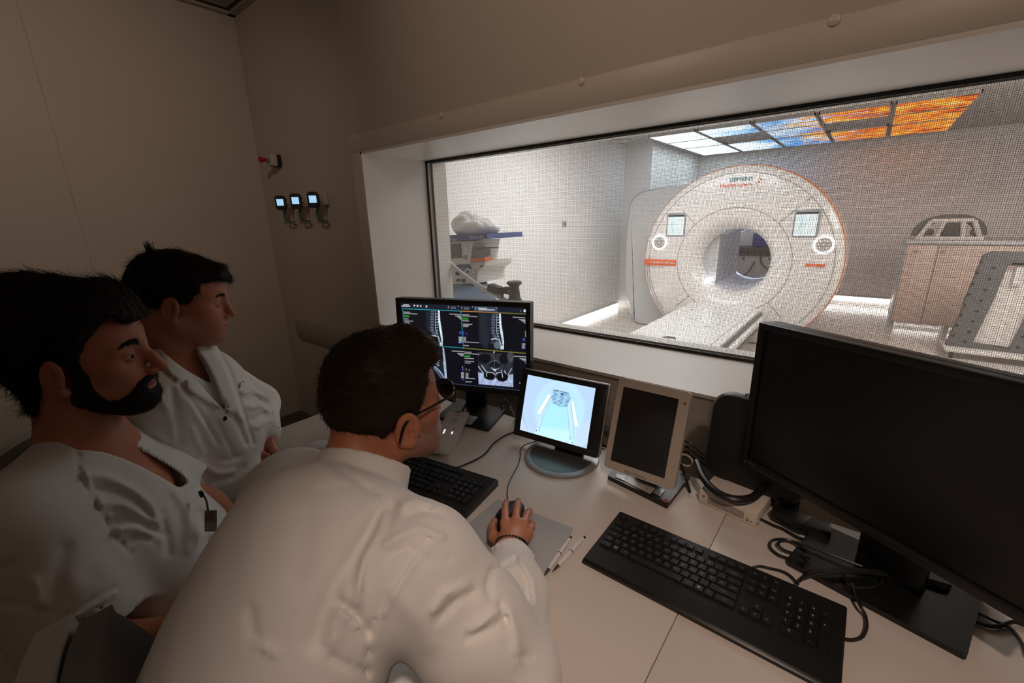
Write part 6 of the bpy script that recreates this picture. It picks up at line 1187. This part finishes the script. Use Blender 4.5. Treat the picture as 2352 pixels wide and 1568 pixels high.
for P, w, a in (([(1360, 1130), (1440, 1240), (1540, 1400), (1640, 1560)], 5, -.006), ([(1290, 1160), (1330, 1330), (1360, 1560)], 9, -.006), ([(1180, 1180), (1260, 1330), (1310, 1500)], 8, .006), ([(1420, 1230), (1520, 1400), (1590, 1560)], 9, .004), ([(1640, 880), (1720, 1010), (1780, 1180), (1850, 1400), (1900, 1560)], 5, -.005), ([(1740, 1080), (1800, 1060), (1860, 1090)], 5, -.006), ([(1830, 1180), (1900, 1160), (1960, 1200)], 6, .007), ([(1850, 1240), (1920, 1210), (1990, 1250)], 5, -.006), ([(1880, 1290), (1960, 1280), (2010, 1310)], 6, .007), ([(1890, 1390), (1960, 1350), (2040, 1350)], 6, -.006), ([(1930, 1440), (2010, 1390), (2070, 1390)], 6, .006), ([(1760, 1350), (1800, 1450), (1850, 1560)], 6, -.006), ([(1000, 1340), (1120, 1400), (1250, 1420)], 9, -.005), ([(960, 1480), (1080, 1470), (1220, 1540)], 9, .006), ([(1200, 990), (1360, 1120)], 4, -.004)): Z2.add(P, w, a)
Z2b = Folds((0, 960), 2.579)
for P, w, a in (([(1120, 250), (1200, 330), (1230, 420)], 7, -.006), ([(1180, 260), (1290, 330), (1380, 320)], 7, .006), ([(1250, 380), (1380, 350), (1440, 290)], 7, -.006), ([(1130, 300), (1180, 400)], 7, .006), ([(1290, 240), (1350, 250), (1420, 220)], 6, -.005), ([(1140, 70), (1200, 200)], 8, .005), ([(1290, 30), (1350, 150), (1390, 230)], 6, -.005)): Z2b.add(P, w, a)
def shell2(p, g):
    c = nb2+F2*.045; d = ell(p, c+np.array([0, 0, -.19]), (.185+g, .130+g, .20), B2); d = smin(d, ell(p, c+np.array([-.02, -.03, -.36]), (.18+g, .145+g, .20), B2), .08); d = smin(d, ell(p, pel2+np.array([0, 0, .03]), (.19+g, .17+g, .16), B2), .07)
    return smin(d, smin(rc(p, nb2-np.array([0, 0, .025]), s2R, .064+g, .070+g), rc(p, nb2-np.array([0, 0, .025]), s2L, .064+g, .070+g), .03), .05)
def scr2(p): return carve(p, shell2(p, .0)+.0018*wav(p, 40, 35), vn2, .055, 1.55)
V, Q = surface(scr2, *bbox(s2R, s2L, nb2, pel2, pad=.17), .0055); mesh_obj('scrub_top', V, Q, scrub, P2_, world=True, smooth=4)
wd2R = (w2R-e2R)/np.linalg.norm(w2R-e2R); wd2L = (w2L-e2L)/np.linalg.norm(w2L-e2L)
def coat2(p):
    d = shell2(p, .013)
    m = .5*(s2R+e2R); ar = smin(rc(p, s2R, e2R, .080, .074), rc(p, e2R, w2R-wd2R*.012, .068, .044), .025); al = smin(rc(p, s2L, e2L, .078, .070), rc(p, e2L, w2L-wd2L*.012, .064, .044), .025)
    d = smin(d, ar, .022); d = smin(d, al, .022)
    d = smin(d, smin(rc(p, pel2+np.array([.08, .02, .02]), pel2+np.array([.13, .36, .03]), .10, .092), rc(p, pel2+np.array([-.08, .06, .02]), pel2+np.array([-.02, .40, .03]), .10, .092), .06), .05)
    d = d-.0075*inpoly(p, lap2, 2.0)*(d < .03)-.0065*inpoly(p, lap2b, 2.0)*(d < .03)
    d = d-Z2(p)-Z2b(p)+.0028*wav(p, 28, 6); return carve(p, d, op2, .045, 1.55)
V, Q = surface(coat2, *bbox(s2R, s2L, e2R, e2L, w2R, w2L, nb2, pel2, pel2+np.array([.1, .4, 0]), pad=.16), .0052); mesh_obj('lab_coat', V, Q, white, P2_, world=True, smooth=4)
for w_, d_, e_ in ((w2R, wd2R, 'r'), (w2L, wd2L, 'l')):
    sx_ = np.cross(d_, (0, 0, 1.)); sx_ /= np.linalg.norm(sx_); sz_ = np.cross(sx_, d_); b = MB()
    for off in (-.010, -.002): b.tube([w_+d_*off+(sx_*math.cos(t)+sz_*math.sin(t))*(.0395+.0025*math.sin(15*t)) for t in np.linspace(0, 2*PI, 61)], .0065, n=8)
    b.build('cuff', white, P2_, True, smooth=4)
def ondist(fn, x, y, d0, d1, n=160):
    """first hit of the view ray with a modelled surface"""
    D = np.linspace(d0, d1, n); P = np.array([at(x, y, d) for d in D]).astype(np.float32); f = fn(P); i = np.argmax(f < 0.0005); return P[i].astype(float), D[i]
for x, y in ((516, 961), (578, 1141)):
    p_, _ = ondist(coat2, x, y, .9, 1.7, 400); n_ = CAM-p_; n_ /= np.linalg.norm(n_); s1_ = np.cross(n_, (0, 0, 1.)); s1_ /= np.linalg.norm(s1_); Rb = np.stack([s1_, np.cross(n_, s1_), n_], 1); b = MB(); b.lathe([(.0001, .0035), (.003, .003), (.0062, .0035), (.0065, 0.)], n=16); b.xf(Rb, p_); b.build('snap_button', mat('button_dark', (.06, .05, .045), .3, .5), P2_, True)
p_, d_ = ondist(coat2, 553, 884, .9, 1.8, 400); b = MB()
V = [ondist(coat2, x, y, .9, 1.9, 500)[0]+(CAM-p_)/np.linalg.norm(CAM-p_)*.002 for x, y in ((548, 886), (551, 878), (558, 873), (560, 877), (556, 884), (550, 890))]; b.add(V, [list(range(6))]); V = [ondist(coat2, x, y, .9, 1.9, 500)[0]+(CAM-p_)/np.linalg.norm(CAM-p_)*.002 for x, y in ((557, 898), (559, 897), (564, 906), (562, 907))]; b.add(V, [[0, 1, 2, 3]]); b.build('embroidered_logo', mat('logo_green', (.01, .045, .03), .7), P2_, True, label='dark green embroidered logo on the chest')
legs(P2_, [(-1.50, .24, .54), (-1.66, .30, .54)], [at(735, 1062, 1.50), at(705, 1022, 1.66)], [(-1.30, .70, .11), (-1.50, .78, .11)])
# identity badge hanging from the bearded man's pocket
bd_ = thing('id_badge', 'clear plastic identity badge with a barcode hanging at the bearded man\'s side', 'badge', at(484, 1200, .93))
c0 = at(484, 1196, .93); rx_ = RC[0]*.6+np.array([.2, .5, 0]); rx_ = RC[0]; uz = -RC[1]; b = MB(); Rbd = np.stack([rx_, uz, np.cross(rx_, uz)], 1)
b.box((0, 0, 0), (.026, .046, .0012), bev=.0004, m=0); b.box((-.003, .010, .0008), (.016, .016, .0006), m=1); b.box((0, -.012, .0008), (.021, .015, .0006), m=2)
for k in range(3): b.box((0, -.008-.0045*k, .0012), (.018, .0016, .0004), m=3)
b.lathe([(.0016, .0012), (.0034, .0012)], (.006, .020, 0), n=12, m=3); b.xf(Rbd, c0); b.build('card', [mat('badge_clear', (.20, .17, .155), .25), mat('badge_red', (.16, .05, .045), .4), mat('badge_paper', (.42, .38, .36), .5), MATS['print_dark']], bd_, True)
b = MB(); b.tube([at(478, 1172, .93), at(474, 1150, .94), at(466, 1135, .95)], .0022, n=6, sm=4); b.box(at(462, 1134, .95), (.014, .008, .012), bev=.002); b.build('clip', dkb, bd_, True)
# ------------------------------------------------------------------ office chairs
cw = mat('chair_white', (.52, .47, .42), .5); cm = mat('chair_mesh', (.16, .155, .15), .8, bump=(700, .4, .002)); cg = mat('chair_grey', (.07, .07, .07), .6)
def chair(lab, o, yaw, seat_z=.46, back=(.53, .99), wb=.24, tilt=.16, by=-.24, arms=()):
    t = thing('office_chair', lab, 'chair', (o[0], o[1], 0), yaw, group=None); N_ = 14
    def sheet_(y0, y1, z0, z1, w, name, m_, thick_edge=0.):
        b = MB(); k = 9; V = []
        for i in range(N_+1):
            f = i/N_; z = z0+(z1-z0)*f
            for j in range(k):
                u = -1+2*j/(k-1); ww = w*(1-.10*(f-.3)**2-(.16*max(0, f-.85)/.15)); c = by-tilt*(z-z0)+.10*math.sin(PI*min(f*1.1, 1))*.35-.045*(1-u*u)+.0; V.append((u*ww, c+y0, z)); V.append((u*ww, c+y1, z))
        F = []; id_ = lambda i, j, s_: (i*k+j)*2+s_
        for i in range(N_):
            for j in range(k-1): F += [[id_(i, j, 0), id_(i, j+1, 0), id_(i+1, j+1, 0), id_(i+1, j, 0)], [id_(i, j, 1), id_(i+1, j, 1), id_(i+1, j+1, 1), id_(i, j+1, 1)]]
            F += [[id_(i, 0, 0), id_(i+1, 0, 0), id_(i+1, 0, 1), id_(i, 0, 1)], [id_(i, k-1, 0), id_(i, k-1, 1), id_(i+1, k-1, 1), id_(i+1, k-1, 0)]]
        for j in range(k-1): F += [[id_(0, j, 0), id_(0, j, 1), id_(0, j+1, 1), id_(0, j+1, 0)], [id_(N_, j, 0), id_(N_, j+1, 0), id_(N_, j+1, 1), id_(N_, j, 1)]]
        b.add(V, F); return b.build(name, m_, t, smooth=.9)
    sheet_(-.035, -.001, *back, wb, 'back_shell', cw); sheet_(.000, .034, back[0]+.01, back[1]-.012, wb-.012, 'mesh_back', cm)
    b = MB(); b.box((0, 0, seat_z-.03), (.46, .45, .06), bev=.025, seg=3); b.build('seat', cm, t)
    b = MB(); b.box((0, .0, seat_z-.075), (.30, .28, .03), bev=.01); b.box((0, by+.03, seat_z-.02), (.08, .05, .20), bev=.015); b.box((0, by*.55, seat_z-.085), (.08, .2, .03), bev=.01); b.build('seat_frame', cw, t)
    b = MB(); b.tube([(0, 0, .09), (0, 0, seat_z-.09)], .026, n=14); b.build('gas_column', cg, t)
    for k in range(5):
        a = 2*PI*k/5+.3; b = MB(); b.tube([(.02*math.cos(a), .02*math.sin(a), .10), (.30*math.cos(a), .30*math.sin(a), .072)], [.026, .016], n=8); l = b.build('base_leg', cw, t); b = MB(); b.lathe([(.001, -.02), (.028, -.02), (.028, .02), (.001, .02)], (.30*math.cos(a), .30*math.sin(a), .0285), 'X', 14); b.build('caster', cg, l)
    for sx_, zz in arms:
        b = MB(); b.tube([(sx_*.20, -.02, seat_z-.06), (sx_*.275, -.02, seat_z-.02), (sx_*.28, -.02, zz-.02)], .018, n=8); a_ = b.build('armrest', cw, t); b = MB(); b.box((sx_*.28, .03, zz), (.075, .24, .028), bev=.012, seg=3); b.build('arm_pad', cw, a_)
    return t
chair('white framed office chair with a grey mesh back, under the man with glasses', (-.60, .24), .06, back=(.53, .965), by=-.205, wb=.235, tilt=.10, arms=((-1, .66),))
chair('white framed office chair with a mesh back, under the bearded man', (-1.23, .0), -.55, back=(.55, .93), by=-.225, wb=.24, arms=((-1, .69),))
chair('white framed office chair with a mesh back, under the man in the corner', (-1.58, .24), -.40, back=(.55, .90), by=-.24, arms=((1, .70), (-1, .72)))
# ================================================================== LIGHT AND CAMERA
def area(name, loc, aim, size, power, col=(1, 1, 1), sy=None):
    d = bpy.data.lights.new(name, 'AREA'); d.energy = power; d.color = col; d.shape = 'RECTANGLE' if sy else 'SQUARE'; d.size = size
    if sy: d.size_y = sy
    o = bpy.data.objects.new(name, d); COL.objects.link(o); o.location = loc
    o.rotation_euler = (Vector(aim)-Vector(loc)).to_track_quat('-Z', 'Y').to_euler(); return o
def spot(name, loc, aim, deg, power, col, rad=.12, blend=1.):
    d = bpy.data.lights.new(name, 'SPOT'); d.energy = power; d.color = col; d.spot_size = math.radians(deg); d.spot_blend = blend; d.shadow_soft_size = rad
    o = bpy.data.objects.new(name, d); COL.objects.link(o); o.location = loc; o.rotation_euler = (Vector(aim)-Vector(loc)).to_track_quat('-Z', 'Y').to_euler(); return o
spot('control_room_downlight', (.60, -.35, 2.66), (-.05, .48, .80), 46, 90., (1., .78, .64), .06)
spot('added_wall_spot', (-1.3, .1, 2.70), (-3.41, .55, 1.75), 92, 30., (1., .76, .58), .10)  # this and the next wall spots: added, unseen lamps to brighten the walls
spot('added_wall_spot', (-.9, .15, 2.70), (-1.0, 1.43, 2.25), 110, 15., (1., .74, .55), .10)
spot('added_wall_spot', (.6, .1, 2.70), (.4, 1.43, 2.0), 100, 16., (1., .72, .52), .10)
area('control_room_ceiling_lamp', (.4, -.9, 2.74), (.2, .3, .7), .5, 2., (1., .74, .55))
area('scanner_room_ceiling_lamp', (-1.6, 3.9, 2.46), (-1.6, 3.9, 0), 1.6, 78., (1., .98, .97), 1.6)
area('scanner_room_ceiling_lamp', (1.7, 5.0, 2.46), (1.7, 5.6, 0), 1.4, 150., (1., .93, .87), 2.4)
W = bpy.data.worlds.new('World'); SC.world = W; W.use_nodes = True; W.node_tree.nodes['Background'].inputs[0].default_value = (0, 0, 0, 1)
cd = bpy.data.cameras.new('camera'); cam = bpy.data.objects.new('camera', cd); COL.objects.link(cam)
cd.sensor_width = 36; cd.lens = FOC/2352*36; cd.clip_start = .02; cd.clip_end = 60
Mx = Matrix.Identity(4)
for i in range(3):
    for j in range(3): Mx[i][j] = float((RC[0], -RC[1], -RC[2])[j][i])
Mx.translation = Vector(CAM); cam.matrix_world = Mx; SC.camera = cam
vs = SC.view_settings; vs.view_transform = 'Standard'; vs.look = 'None'; vs.exposure = 0.; vs.gamma = 1.; vs.use_curve_mapping = False
SC.cycles.use_denoising = True; SC.cycles.max_bounces = 8; SC.cycles.transparent_max_bounces = 16; SC.cycles.caustics_reflective = False; SC.cycles.caustics_refractive = False
SC.cycles.sample_clamp_indirect = 4.
